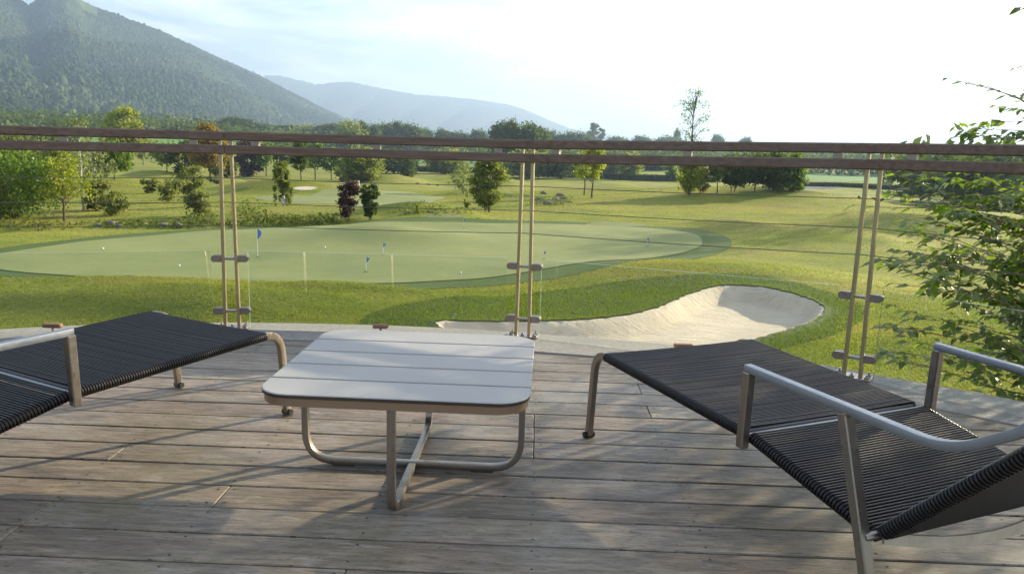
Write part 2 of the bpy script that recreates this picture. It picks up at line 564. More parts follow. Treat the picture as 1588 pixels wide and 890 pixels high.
def ground_mat():
    m, nt, b, o = mat('mown_grass')
    t = nt.nodes.new('ShaderNodeTexCoord').outputs['Object']
    n1 = noise(nt, .10, 5, .6, t, .4)
    n2 = noise(nt, .9, 6, .65, t, .3, sc=(.55, 1.3, 1))
    n3 = noise(nt, 14, 5, .75, t)
    n4 = noise(nt, .28, 5, .65, t, .6, sc=(.6, 1.2, 1))
    c = ramp(nt, n1, [(.3, (.135, .170, .022)), (.5, (.195, .215, .030)), (.7, (.260, .245, .048))])
    c = mixc(nt, .65, c, ramp(nt, n2, [(.32, (.50, .62, .5)), (.5, (1, 1, 1)), (.66, (1.35, 1.25, 1.15))]), 'MULTIPLY')
    c = mixc(nt, ramp(nt, n4, [(.50, g3(0)), (.70, g3(.75))]), c, (.185, .155, .058))
    c = mixc(nt, .55, c, ramp(nt, n3, [(.34, (.35, .42, .32)), (.5, (1, 1, 1)), (.66, (1.6, 1.5, 1.3))]), 'MULTIPLY')
    nt.links.new(c, b.inputs['Base Color']); b.inputs['Roughness'].default_value = .9
    b.inputs['Specular IOR Level'].default_value = .15
    bump(nt, b, mixc(nt, .5, n3, n2), .8, .05)
    return m
M_GROUND = ground_mat()
def turf_mat(name, ca, cb, sc=1.0, bm=.25, fine=22):
    m, nt, b, o = mat(name)
    t = nt.nodes.new('ShaderNodeTexCoord').outputs['Object']
    n1 = noise(nt, .35 * sc, 5, .6, t, .3)
    n3 = noise(nt, fine, 5, .75, t)
    c = ramp(nt, n1, [(.3, ca), (.7, cb)])
    c = mixc(nt, .4, c, ramp(nt, n3, [(.3, (.6, .62, .6)), (.5, (1, 1, 1)), (.72, (1.35, 1.32, 1.3))]), 'MULTIPLY')
    nt.links.new(c, b.inputs['Base Color']); b.inputs['Roughness'].default_value = .85
    b.inputs['Specular IOR Level'].default_value = .2
    bump(nt, b, n3, bm, .03)
    return m
M_GREEN = turf_mat('putting_turf', (.175, .205, .072), (.225, .245, .088), 1.6)
M_FRINGE = turf_mat('fringe_turf', (.062, .10, .022), (.085, .125, .028), 1, .6)
M_COLLAR = turf_mat('collar_turf', (.060, .092, .026), (.085, .12, .034), 1, .8, 12)
M_TEE = turf_mat('tee_turf', (.15, .17, .07), (.18, .19, .08), 1)
M_CORN = turf_mat('crop_field', (.095, .20, .040), (.13, .24, .05), .3, .8, 2)
M_ASPHALT = simple('path_asphalt', (.10, .10, .11), .85, .3, 6, .15, .2)
def sand_mat():
    m, nt, b, o = mat('bunker_sand')
    t = nt.nodes.new('ShaderNodeTexCoord').outputs['Object']
    n1 = noise(nt, 1.1, 5, .6, t, .5)
    n2 = noise(nt, 5, 6, .65, t, 1.0, sc=(.55, 2.3, 1))
    n3 = noise(nt, 45, 4, .7, t)
    c = ramp(nt, n1, [(.3, (.56, .47, .35)), (.7, (.68, .585, .45))])
    c = mixc(nt, .5, c, ramp(nt, n2, [(.30, (.55, .52, .48)), (.5, (1, 1, 1))]), 'MULTIPLY')
    rk = noise(nt, 3.0, 3, .6, t, .8, sc=(.30, 3.6, 1), rot=(0, 0, .35))
    n2 = mixc(nt, .6, n2, rk)
    nt.links.new(c, b.inputs['Base Color']); b.inputs['Roughness'].default_value = .95
    bump(nt, b, mixc(nt, .25, n2, n3), 1.0, .09)
    return m
M_SAND = sand_mat()

def build_ground():
    az = np.concatenate([np.arange(-180, -46, 4), np.arange(-46, 46, .38), np.arange(46, 180, 4)])
    r = [2.0]
    while r[-1] < 9: r.append(r[-1] + 1.0)
    while r[-1] < 70: r.append(r[-1] + max(.16, r[-1] * .008))
    while r[-1] < 6900: r.append(r[-1] * 1.035)
    r = np.array(r); A = np.radians(az)
    RR, AA = np.meshgrid(r, A, indexing='ij')
    X, Y = RR * np.sin(AA), RR * np.cos(AA)
    Z = h_fn(X, Y)
    near = (np.abs(X - 3) < 12) & (np.abs(Y - 15) < 9)
    low = np.zeros(X.shape)
    dq = dist_poly(SAND, X[near], Y[near]); low[near] = np.where(inside(SAND, X[near], Y[near]), -.22, -.22 * (1 - smooth(.2, .5, dq)))
    Z = Z + low
    nr, na = X.shape
    V = np.stack([X, Y, Z], -1).reshape(-1, 3)
    i, j = np.meshgrid(np.arange(nr - 1), np.arange(na), indexing='ij')
    j2 = (j + 1) % na
    F = np.stack([i * na + j, i * na + j2, (i + 1) * na + j2, (i + 1) * na + j], -1).reshape(-1, 4)[:, ::-1]
    V = np.vstack([V, [[0, 0, G0]]])
    o = np_mesh('ground', V, F, M_GROUND, smooth=True)
    tag(o, kind='structure')
    return o
build_ground()

def overlay(name, poly, m, step, lift, kind='structure', hole=None, edge=.010):
    poly = np.array(poly)
    x0, y0 = poly.min(0); x1, y1 = poly.max(0)
    gx, gy = np.meshgrid(np.arange(x0, x1, step), np.arange(y0, y1, step))
    gx, gy = gx.ravel(), gy.ravel()
    ok = inside(poly, gx, gy)
    gx, gy = gx[ok], gy[ok]
    ok = dist_poly(poly, gx, gy) > step * .45
    gx, gy = gx[ok], gy[ok]
    n = len(poly)
    hl = []
    if hole is not None:
        ok = ~inside(hole, gx, gy) & (dist_poly(hole, gx, gy) > step * .6); gx, gy = gx[ok], gy[ok]; hl = list(hole)
    vs = [Vector(p) for p in poly] + [Vector(p) for p in hl] + [Vector((a, b)) for a, b in zip(gx, gy)]
    ed = [(i, (i + 1) % n) for i in range(n)] + [(n + i, n + (i + 1) % len(hl)) for i in range(len(hl))]
    res = delaunay_2d_cdt(vs, ed, [], 1, 1e-6)
    P = np.array([v[:] for v in res[0]]); F = np.array([f for f in res[2] if len(f) == 3])
    if hole is not None:
        cen = P[F].mean(1); F = F[~inside(hole, cen[:, 0], cen[:, 1])]
    a, b, c = P[F[:, 0]], P[F[:, 1]], P[F[:, 2]]
    flip = ((b - a)[:, 0] * (c - a)[:, 1] - (b - a)[:, 1] * (c - a)[:, 0]) < 0
    F[flip] = F[flip][:, ::-1]
    Z = h_fn(P[:, 0], P[:, 1])
    d = dist_poly(poly, P[:, 0], P[:, 1])
    Z = Z + lift * smooth(-.001, step * .6, d) + edge
    if hole is not None:
        Z = Z + .024 * np.exp(-dist_poly(hole, P[:, 0], P[:, 1]) / .12)
    V = np.column_stack([P, Z])
    # closed skirt so the turf sheet has a thickness
    o = np_mesh(name, V, F, m, smooth=True)
    tag(o, kind=kind)
    return o
FR = gpoly([(-90, 408), (-40, 392), (60, 379), (140, 370), (250, 361), (360, 353), (470, 347), (560, 343), (700, 340), (860, 342), (960, 346), (1050, 353), (1112, 363), (1135, 378), (1108, 395), (1040, 410), (960, 423), (880, 433), (800, 440), (700, 446), (560, 450), (400, 449), (200, 443), (50, 434), (-60, 422)])
GR = gpoly([(-60, 404), (0, 394), (60, 386), (140, 376), (250, 367), (360, 359), (470, 352), (560, 347), (700, 345), (860, 347), (960, 351), (1030, 357), (1078, 367), (1088, 379), (1062, 392), (1000, 405), (930, 414), (860, 422), (780, 430), (700, 436), (600, 440), (480, 440), (350, 436), (200, 432), (100, 427), (10, 418)])
overlay('putting_green_fringe', FR, M_FRINGE, .35, .006, edge=.012)
overlay('putting_green', GR, M_GREEN, .35, .010, edge=.034)
SANDF = np.array([SAND[i] * (1 - t) + SAND[(i + 1) % len(SAND)] * t for i in range(len(SAND)) for t in (0, .25, .5, .75)])
SANDF = SANDF + .018 * np.column_stack([np.sin(np.arange(len(SANDF)) * .31) + np.sin(np.arange(len(SANDF)) * .83), np.cos(np.arange(len(SANDF)) * .57)])
overlay('bunker_collar', COLLAR, M_COLLAR, .14, .007, hole=SANDF, edge=.003)
def lip():
    n = len(SANDF); z = h_fn(SANDF[:, 0], SANDF[:, 1])
    V = np.vstack([np.column_stack([SANDF, z + .026]), np.column_stack([SANDF, z - .12])])
    mb = MB(); mb.add(V, [(i, (i + 1) % n, (i + 1) % n + n, i + n) for i in range(n)])
    tag(mb.build('bunker_lip', simple('turf_edge', (.075, .095, .03), .95, .1, 20, .4, .6)), kind='structure')
lip()
overlay('sand_bunker', SANDF, M_SAND, .10, .034, edge=.004)
def tpoly(px, per=4): return catmull([ground(u, v)[:2] for u, v in px], per)
FG = tpoly([(392, 307), (440, 300), (500, 295), (570, 294), (640, 299), (688, 306), (672, 313), (620, 317), (540, 318), (450, 316)])
overlay('far_green', FG, M_GREEN, 1.0, .03)
overlay('far_bunker', tpoly([(452, 294), (462, 290), (485, 290), (492, 292), (478, 295)]), M_SAND, .4, .05)
overlay('tee_box', tpoly([(652, 337), (668, 332), (712, 333), (720, 337), (690, 339)]), M_TEE, .4, .03)
overlay('tee_box', tpoly([(905, 350), (925, 345), (985, 347), (998, 351), (950, 353)]), M_TEE, .4, .03)
overlay('cart_path', tpoly([(1238, 292), (1254, 288), (1276, 285.5), (1300, 287), (1311, 290.5), (1290, 292), (1262, 293)]), M_ASPHALT, 1.0, .04)
overlay('crop_field', tpoly([(420, 246), (560, 250), (730, 256), (900, 263), (1100, 271), (1250, 279), (1420, 284), (1640, 293), (1640, 281), (1420, 273), (1250, 269), (1100, 260), (900, 252), (700, 241), (520, 236)], 3), M_CORN, 6.0, .10)
overlay('left_field', tpoly([(-160, 214), (0, 222), (300, 230), (480, 233), (480, 224), (300, 214), (120, 200), (0, 191), (-160, 186)], 3), M_CORN, 10.0, .15)

# water in the stream
def stream():
    mb = MB()
    pts = [(-14, 0)]
    V = []; 
    for k in range(len(STREAM) - 1):
        for t in np.linspace(0, 1, 8, endpoint=False):
            p = STREAM[k] * (1 - t) + STREAM[k + 1] * t
            V.append(p)
    V = np.array(V); W_ = .42
    z = [hp(p[0], p[1]) + .07 for p in V]
    T = np.gradient(V[:, :2], axis=0); T /= np.linalg.norm(T, axis=1)[:, None]; Nn = np.stack([-T[:, 1], T[:, 0]], 1)
    A = np.column_stack([V[:, :2] + Nn * W_, z]); B = np.column_stack([V[:, :2] - Nn * W_, z])
    P = np.vstack([A, B]); n = len(V)
    mb.add(P, [(i + n, i + 1 + n, i + 1, i) for i in range(n - 1)])
    m, nt, b, o = mat('stream_water')
    b.inputs['Base Color'].default_value = (.03, .035, .03, 1); b.inputs['Roughness'].default_value = .08
    bump(nt, b, noise(nt, 8, 3), .2, .01)
    o = mb.build('stream', m); tag(o, kind='structure')
stream()

# ------------------------------------------------------------------ deck
BA = -0.027
GL = np.array([(-4.6, 2.9), (-3.6, 3.72), (-2.74, 4.15), (-2.2, 4.33), (-1.5, 4.45), (-.6, 4.47), (.07, 4.38), (.9, 4.2), (1.5, 3.92), (1.75, 3.74), (2.27, 3.36), (2.9, 2.8), (3.5, 2.1), (4.0, 1.2)])
def curve_pts(P, per=8):
    out = []
    n = len(P)
    for i in range(n - 1):
        p0, p1, p2, p3 = P[max(i - 1, 0)], P[i], P[i + 1], P[min(i + 2, n - 1)]
        for k in range(per):
            t = k / per
            out.append(.5 * ((2 * p1) + (-p0 + p2) * t + (2 * p0 - 5 * p1 + 4 * p2 - p3) * t * t + (-p0 + 3 * p1 - 3 * p2 + p3) * t ** 3))
    out.append(P[-1])
    return np.array(out)
EDGE = curve_pts(GL)
ET = np.gradient(EDGE, axis=0); ET /= np.linalg.norm(ET, axis=1)[:, None]
EN = np.stack([ET[:, 1], -ET[:, 0]], 1)      # towards the inside of the deck
def rim():
    mb = MB()
    o_ = EDGE - EN * .02; i_ = EDGE + EN * .37
    n = len(o_)
    top, bot = .006, -.22
    V = np.vstack([np.column_stack([o_, np.full(n, top - .004)]), np.column_stack([i_, np.full(n, top)]), np.column_stack([i_, np.full(n, bot)]), np.column_stack([o_, np.full(n, bot)])])
    F = []
    for i in range(n - 1):
        for a in range(4):
            b = (a + 1) % 4
            F.append((a * n + i, b * n + i, b * n + i + 1, a * n + i + 1))
    mb.add(V, F)
    o = mb.build('deck_rim', M_RIM); tag(o, kind='structure')
    # retaining wall under the rim down to the lawn
    w = MB(); o2 = EDGE + EN * .08; i2 = EDGE + EN * .25
    V = np.vstack([np.column_stack([o2, np.full(n, -.222)]), np.column_stack([i2, np.full(n, -.222)]), np.column_stack([i2, np.full(n, -3.2)]), np.column_stack([o2, np.full(n, -3.2)])])
    w.add(V, F)
    ow = w.build('retaining_wall', simple('render_wall', (.42, .40, .36), .9))
    tag(ow, 'pale rendered wall that carries the outer edge of the wooden deck above the lawn', 'wall')
rim()
def edge_y(x):
    P = EDGE + EN * .20
    return np.interp(x, P[:, 0], P[:, 1], left=-9, right=-9)
def deck():
    mb = MB(); pitch, wd, th = .1515, .1435, .028
    c, s_ = math.cos(BA), math.sin(BA)
    rs = random.Random(3)
    def toworld(x, y): return (x * c - y * s_, x * s_ + y * c)
    joist = [.02 + k * .47 for k in range(-12, 12)]
    y0 = 2.6018 - .0 - pitch * 30
    row = 0; y = y0
    # line of a measured joint: y'=2.602 at x=.02
    while y < 4.6:
        ya, yb = y + .004, y + .003 + wd
        xs = np.linspace(-5.4, 5.2, 425)
        ok = []
        for x in xs:
            w1 = toworld(x, yb)
            ok.append(w1[1] < edge_y(w1[0]))
        ok = np.array(ok)
        if ok.any():
            xa, xb = xs[ok][0], xs[ok][-1]
            cuts = [xa]
            off = {0: .02, 1: -1.39, 2: .96, 3: -.45}[row % 4] + rs.choice([-.47, 0, 0, .47]) + (row % 3) * .47
            k = off - 6.58
            while k < xb:
                if k > xa + .3 and k < xb - .3: cuts.append(k)
                k += 3.29 if rs.random() < .6 else 2.82
            cuts.append(xb)
            for q in range(len(cuts) - 1):
                a, b = cuts[q] + .0012, cuts[q + 1] - .0012
                z = rs.uniform(-.0012, .0012)
                rn = rs.random()
                mb.box(((a + b) / 2, (ya + yb) / 2, -th / 2 + z), (b - a, wd, th), None, 0, rn, .0025)
                js = [j for j in joist if a + .05 < j < b - .05]
                ends = [a + .022, b - .022]
                for j in js + ends:
                    for yy in (ya + .026, yb - .026):
                        jx, jy = j + rs.uniform(-.006, .006), yy + rs.uniform(-.005, .005)
                        n = 8
                        V = [(jx + .0042 * math.cos(t), jy + .0042 * math.sin(t), .0011 + z) for t in np.linspace(0, 2 * math.pi, n, endpoint=False)]
                        mb.add(V, [tuple(range(n))], 1, rn)
        y += pitch; row += 1
    o = mb.build('deck', [M_DECK, M_SCREW])
    o.rotation_euler = (0, 0, BA)
    tag(o, kind='structure')
    # dark sheet that paints the shade of the void under the boards
    b = MB()
    P = EDGE + EN * .2
    poly = [(p[0], p[1], -.06) for p in P] + [(5, -3, -.06), (-6, -3, -.06)]
    b.add(poly, [tuple(range(len(poly) - 1, -1, -1))])
    u = b.build('deck_void_shade', simple('void_shade', (.02, .018, .016), .95)); tag(u, kind='structure')
deck()

# ------------------------------------------------------------------ railing
POSTS = [(-3.02, 3.84), (-1.545, 4.30), (.066, 4.30), (1.632, 3.665), (2.72, 2.55)]
M_WIRE = simple('dark_wire', (.12, .115, .10), .5, .4, 30, .2, 0, metallic=.6)
def railing():
    root = empty('deck_railing', (0, 0, 0))
    tag(root, 'double wooden handrail on paired steel posts with wires and glass panels round the deck', 'railing')
    P = [Vector((p[0], p[1], 0)) for p in POSTS]
    n = len(P)
    def tang(i):
        a = P[max(i - 1, 0)]; b = P[min(i + 1, n - 1)]
        return (b - a).normalized()
    topz = [1.082, 1.082, 1.080, 1.108, 1.125]
    lowz = [z - .072 for z in topz]
    for i in range(n - 1):
        d = (P[i + 1] - P[i]).normalized(); 
        for zz, w, nm in ((topz, .060, 'handrail'), (lowz, .060, 'handrail')):
            mb = MB()
            a = P[i] + d * .0012; b = P[i + 1] - d * .0012
            mb.bar((a.x, a.y, zz[i] - .024), (b.x, b.y, zz[i + 1] - .024), w, .047, bev=.006)
            o = mb.build(nm, M_RAIL, root)
        # spacers
        Ls = (P[i + 1] - P[i]).length
        for f in (.16, Ls / 2, Ls - .16):
            q = P[i] + d * f; zt = topz[i] * (1 - f / Ls) + topz[i + 1] * f / Ls
            m2 = MB(); m2.bar((q.x - d.x * .02, q.y - d.y * .02, zt - .060), (q.x + d.x * .02, q.y + d.y * .02, zt - .060), .035, .0235)
            m2.build('rail_spacer', M_STEEL, root)
        # wires
        for wz in (.835, .705, .582):
            m3 = MB(); s0 = Vector((-d.y, d.x, 0)) * .0
            k = 9; pts = []
            for t in np.linspace(0, 1, k):
                q = P[i].lerp(P[i + 1], t); pts.append((q.x, q.y, wz * (topz[i] * (1 - t) + topz[i + 1] * t) / 1.08 - .006 * math.sin(math.pi * t)))
            m3.tube(pts, .0019, 6); m3.build('wire', M_WIRE, root, True)
        # glass
        out = Vector((-d.y, d.x, 0))
        a = P[i] + d * .095 + out * .012; b = P[i + 1] - d * .095 + out * .012
        g = MB()
        th = .008; zb, zt_ = .012, .445
        V = [];
        for q in (a, b):
            for s_ in (-1, 1):
                for z in (zb, zt_):
                    V.append((q.x + out.x * s_ * th / 2, q.y + out.y * s_ * th / 2, z))
        # 0 a- b,1 a- t,2 a+ b,3 a+ t,4 b- b,5 b- t,6 b+ b,7 b+ t
        g.add(V, [(0, 1, 5, 4), (2, 6, 7, 3)], 0)
        g.add(V, [(1, 3, 7, 5), (0, 4, 6, 2), (0, 2, 3, 1), (4, 5, 7, 6)], 1)
        g.build('glass_panel', [M_GLASS, M_GLASS_EDGE], root)
    for i in range(n):
        t = tang(i); out = Vector((-t.y, t.x, 0)); p = P[i]
        if out.y < 0: out = -out
        for sgn in (-1, 1):
            mb = MB()
            a = p + t * sgn * .037; b = p + t * sgn * .028
            mb.bar((a.x, a.y, .008), (b.x, b.y, lowz[i] - .047), .034, .016, up=t, bev=.0015)
            mb.bar((b.x + out.x * .0, b.y, lowz[i] - .002), (b.x, b.y, topz[i] - .048), .03, .014, up=t)
            o = mb.build('post_bar', M_POST, root)
        bp = MB()
        q = p + out * .02
        bp.bar((q.x - t.x * .085, q.y - t.y * .085, .010), (q.x + t.x * .085, q.y + t.y * .085, .010), .10, .008, bev=.001)
        pl = bp.build('base_plate', M_STEEL, root)
        for sx in (-.066, .0, .066):
            for sy in (-.012, .048):
                if sx == 0 and sy > 0: continue
                bb = MB(); c_ = p + t * sx + out * sy
                bb.cyl((c_.x, c_.y, .014), (c_.x, c_.y, .024), .011, 6); bb.cyl((c_.x, c_.y, .024), (c_.x, c_.y, .034), .006, 8)
                bb.build('bolt', M_BOLT, pl)
        for z in (.400, .108):
            mb = MB()
            mb.cyl(tuple(p - t * .045 + Vector((0, 0, z)))[:3], tuple(p + t * .045 + Vector((0, 0, z)))[:3], .0085, 10)
            rod = mb.build('cross_rod', M_BOLT, root, True)
            for sgn in (-1, 1):
                cl = MB()
                # capsule shaped clamp: flat inner end, round outer end
                x0, x1, r = .045, .080, .0185
                for o0, o1 in ((-.012, .005), (.0185, .028)):
                    prof = [(x0, -r), (x1, -r)] + [(x1 + r * math.cos(a), r * math.sin(a)) for a in np.linspace(-math.pi / 2, math.pi / 2, 12)[1:-1]] + [(x1, r), (x0, r)]
                    V = []
                    for oo in (o0, o1):
                        for (u, v) in prof:
                            q = p + t * sgn * u + out * oo; V.append((q.x, q.y, z + v))
                    m_ = len(prof)
                    cl.add(V, [tuple(range(m_)), tuple(range(2 * m_ - 1, m_ - 1, -1))] + [(k, k + m_, (k + 1) % m_ + m_, (k + 1) % m_) for k in range(m_)])
                cl.build('glass_clamp', M_STEEL, root)
railing()

# three small copper plates on stems at the deck edge
def edge_plates():
    spec = [(92, 507, 'next to the left lounger', .10), (593, 508, 'just behind the coffee table', .085), (1056, 538, 'behind the right lounger', .10)]
    m = simple('copper_plate', (.30, .145, .09), .55, .4, 20, .25, .1)
    for u, v, txt, wd in spec:
        p = gz(u, v, .03)
        root = empty('edge_plate', (p[0], p[1] - .06, .006))
        tag(root, 'small copper plate on a short stem, ' + txt, 'bracket', 'copper plates along the deck edge')
        a = MB(); a.box((0, 0, .046), (wd, .035, .022), None, 0, .5, .006); a.build('plate', m, root)
        b = MB(); b.cyl((0, 0, 0), (0, 0, .036), .006, 8); b.build('stem', M_STEEL, root)
edge_plates()

# ------------------------------------------------------------------ table
def arc_path(pts, rads, n=7):
    """polyline with rounded corners"""
    out = [Vector(pts[0])]
    for i in range(1, len(pts) - 1):
        p = Vector(pts[i]); a = (Vector(pts[i - 1]) - p); b = (Vector(pts[i + 1]) - p)
        r = min(rads, a.length * .95, b.length * .95); a.normalize(); b.normalize()
        s0, s1 = p + a * r, p + b * r
        for k in range(n + 1):
            t = k / n
            out.append(s0 * (1 - t) ** 2 + p * 2 * t * (1 - t) + s1 * t * t)
    out.append(Vector(pts[-1]))
    return out
def table():
    root = empty('coffee_table', (-.313, 2.491, 0), -.045)
    tag(root, 'low square coffee table with pale slatted top, rounded corners and crossed steel hoop legs', 'coffee table')
    h = .387; rc = .095; zt = .368
    def half(v):
        if abs(v) <= h - rc: return h
        d = abs(v) - (h - rc)
        return h - rc + math.sqrt(max(rc * rc - d * d, 0))
    mb = MB(); ns = 5; gap = .0085
    for k in range(ns):
        v0 = -h + 2 * h / ns * k + (gap / 2 if k else 0); v1 = -h + 2 * h / ns * (k + 1) - (gap / 2 if k < ns - 1 else 0)
        vs = v0 + (v1 - v0) * (1 - np.cos(np.linspace(0, math.pi, 17))) / 2
        pl = [(-half(v), v) for v in vs][::-1] + [(half(v), v) for v in vs]
        m_ = len(pl); cx = (0, (v0 + v1) / 2)
        V = []
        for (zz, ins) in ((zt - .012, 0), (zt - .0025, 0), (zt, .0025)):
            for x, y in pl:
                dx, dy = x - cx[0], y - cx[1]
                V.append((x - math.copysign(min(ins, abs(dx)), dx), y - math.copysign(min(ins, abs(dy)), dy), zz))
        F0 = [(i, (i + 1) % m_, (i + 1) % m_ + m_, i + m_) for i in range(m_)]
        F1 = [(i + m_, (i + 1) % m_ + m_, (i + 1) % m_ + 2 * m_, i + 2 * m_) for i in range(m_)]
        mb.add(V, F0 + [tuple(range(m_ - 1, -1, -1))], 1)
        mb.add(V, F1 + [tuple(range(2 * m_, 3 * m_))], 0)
    mb.build('tabletop', [M_TABLE, M_DARKEDGE], root)
    # metal band under the top
    b = MB(); hb = h - .006; rb = rc - .004
    ring = []
    for (sx, sy, a0) in ((1, 1, 0), (-1, 1, 90), (-1, -1, 180), (1, -1, 270)):
        for a in np.linspace(0, 90, 9):
            t = R(a0 + a); ring.append((sx * (hb - rb) + rb * math.cos(t), sy * (hb - rb) + rb * math.sin(t)))
    m_ = len(ring); V = []
    for (sc_, z) in ((1, .331), (1, .3545), (1 - .022 / hb, .3545), (1 - .022 / hb, .331)):
        V += [(x * sc_, y * sc_, z) for x, y in ring]
    b.add(V, [(a * m_ + i, a * m_ + (i + 1) % m_, ((a + 1) % 4) * m_ + (i + 1) % m_, ((a + 1) % 4) * m_ + i) for a in range(4) for i in range(m_)])
    b.build('frame_band', M_BAND, root, True, 40)
    for ang, zb in ((0, .013), (90, .0355)):
        c, s_ = math.cos(R(ang)), math.sin(R(ang))
        q = .358
        pts = [(-q, .326), (-q, zb), (q, zb), (q, .326)]
        p3 = [(x * c, x * s_, z) for x, z in pts]
        lg = MB(); lg.tube(arc_path(p3, .10, 9), 0, 12, flat=(.024, .021, (-s_, c, 0)))
        if ang == 90:
            lg = MB()
            p3 = [(0, -q, .326), (0, -q, .013), (0, q, .013), (0, q, .326)]
            lg.tube(arc_path(p3, .075, 9), 0, 12, flat=(.024, .021, (1, 0, 0)))
        o = lg.build('leg_hoop', M_STEEL, root, True, 50)
        if ang == 0:
            o.location.z = .0018
            for x in (-.23, .23):
                g = MB(); g.box((x, 0, .0005), (.075, .022, .006), None, 0, .5, .001); g.build('foot_pad', M_DARKEDGE, root)
table()

# ------------------------------------------------------------------ loungers
def lounger():
    root = empty('sun_lounger', (0, 0, 0))
    Wd = .3185; zf, a, zj, b, zb = .337, .748, .319, 1.18, .240
    F0, J0, B0 = (0, zf), (a, zj), (b, zb)
    be = (b + .80 * math.cos(R(46)), zb + .80 * math.sin(R(46)))
    rr = .0115
    def panel(name, p, q, pitch, ins0=.004, ins1=.004):
        d = Vector((q[0] - p[0], 0, q[1] - p[1])); Ln = d.length; d.normalize(); up = Vector((-d.z, 0, d.x))
        P = Vector((p[0], 0, p[1]))
        tp = MB(); n = int((Ln - ins0 - ins1) / pitch)
        rs = random.Random(int(Ln * 1000))
        rc = pitch * .37
        for k in range(n):
            s0 = ins0 + (k + .5) * (Ln - ins0 - ins1) / n
            c = P + d * s0
            zz = rs.uniform(-.0006, .0006)
            mid = up * (rr + rc * .6 + zz)
            pts = [(c + mid + Vector((0, t, 0)) - up * (.0035 * (1 - (t / Wd) ** 2)))[:] for t in (-Wd, -Wd * .4, Wd * .4, Wd)]
            tp.tube(pts, rc, 6, caps=False)
            c2 = c + d * pitch * .5
            pts = [(c2 - mid + Vector((0, t, 0)))[:] for t in (-Wd, Wd)]
            tp.tube(pts, rc * 1.3, 5, caps=False)
            # strand wrapped round the two side tubes
            for sg in (-1, 1):
                ring = []
                for t in np.linspace(-math.pi / 2, math.pi / 2, 8):
                    ring.append((c + up * ((rr + rc * .6) * math.sin(t)) + Vector((0, sg * (Wd + (rr + rc * .6) * math.cos(t)), 0)))[:])
                tp.tube(ring, rc * 1.2, 5, caps=False)
        o = tp.build(name, M_CORD, root, True, 60)
        fr = MB()
        for sg in (-1, 1):
            fr.tube([(P + Vector((0, sg * Wd, 0)))[:], (P + d * Ln + Vector((0, sg * Wd, 0)))[:]], rr * .98, 8)
        for s0 in (.004, Ln - .004):
            c = P + d * s0
            fr.tube([(c + Vector((0, -Wd, 0)))[:], (c + Vector((0, Wd, 0)))[:]], rr * .8, 8)
        fr.build('side_tube', M_CORD_SIDE, o, True)
        return o
    panel('footrest', (F0[0], F0[1]), (J0[0] - .012, J0[1]), .0088)
    panel('seat', (J0[0] + .012, J0[1]), B0, .0098)
    panel('backrest', (B0[0] + .012, B0[1] + .012), be, .0098)
    cb = MB(); cb.cyl((J0[0], -Wd - .02, J0[1] - .004), (J0[0], Wd + .02, J0[1] - .004), .009, 10)
    cb.build('cross_bar', M_STEEL_PALE, root, True)
    for sg in (-1, 1):
        lg = MB()
        path = arc_path([(.03, sg * (Wd - .004), zf - .001), (-.074, sg * (Wd - .004), zf + .004), (-.105, sg * (Wd - .006), .012)], .085, 9)
        lg.tube(path, 0, 12, flat=(.020, .026, (0, 1, 0)))
        o = lg.build('leg', M_STEEL, root, True, 50)
        g = MB(); g.cyl((-.106, sg * (Wd - .006) - .02, .012), (-.106, sg * (Wd - .006) + .02, .012), .012, 12); g.build('foot_glide', M_RUBBER, o, True)
        # armrest: rises, runs back, bends up beside the backrest
        t = sg * (Wd + .034)
        ar = MB()
        d = Vector((be[0] - B0[0], 0, be[1] - B0[1])).normalized()
        e = Vector((1.475, t, .590))
        path = arc_path([(a + .012, t, .512), (1.352, t, .508), tuple(e)], .075, 9)
        e2 = Vector((be[0] + .0, t, be[1] + .03))
        path += [e.lerp(e2, k) for k in (.5, 1.)]
        ar.tube(path, 0, 12, flat=(.023, .020, (0, 1, 0)))
        o = ar.build('armrest', M_STEEL_PALE, root, True, 50)
        fp = MB(); fp.bar((a + .016, t, .294), (a + .020, t, .503), .026, .026, up=(1, 0, 0), bev=.003)
        fp.build('arm_post', M_STEEL, root)
        rl = MB(); rl.bar((1.242, t, .0), (1.088, t, .500), .030, .026, up=(1, 0, 0), bev=.003)
        rl.box((1.092, t, .499), (.03, .028, .006)); rl.cyl((b + .0, sg * (Wd + .004), zb + .004), (b - .005, t, zb - .0), .010, 8)
        rl.build('rear_leg', M_STEEL, root)
    # bowed flat bar behind the hinge of the back
    bw = MB(); n = 22; V = []
    for k in range(n + 1):
        t = -1 + 2 * k / n; y = t * (Wd - .002)
        sag = (1 - t * t)
        c = Vector((b + .012 + .045 * sag, y, zb + .002 - .030 * sag))
        V += [(c.x, c.y, c.z + .014), (c.x + .006, c.y, c.z + .014), (c.x + .006, c.y, c.z - .014), (c.x, c.y, c.z - .014)]
    F = [(i * 4 + j, i * 4 + (j + 1) % 4, (i + 1) * 4 + (j + 1) % 4, (i + 1) * 4 + j) for i in range(n) for j in range(4)]
    bw.add(V, F); bw.build('bowed_bar', simple('lit_flat_bar', (.62, .52, .38), .5, .5, 20, .15, 0), root)  # warm light thrown up by the deck is painted in as cream
    return root
LG = lounger()
LG.location = (.628, 2.844, 0); LG.rotation_euler = (0, 0, -1.147)
tag(LG, 'black cord sun lounger right of the table, armrests and raised back in view', 'sun lounger', 'black cord loungers on the deck')
LG2 = copy_thing(LG)
LG2.location = (-1.19, 3.027, 0); LG2.rotation_euler = (0, 0, -2.070)
tag(LG2, 'black cord sun lounger left of the table, its foot end beside the table', 'sun lounger', 'black cord loungers on the deck')

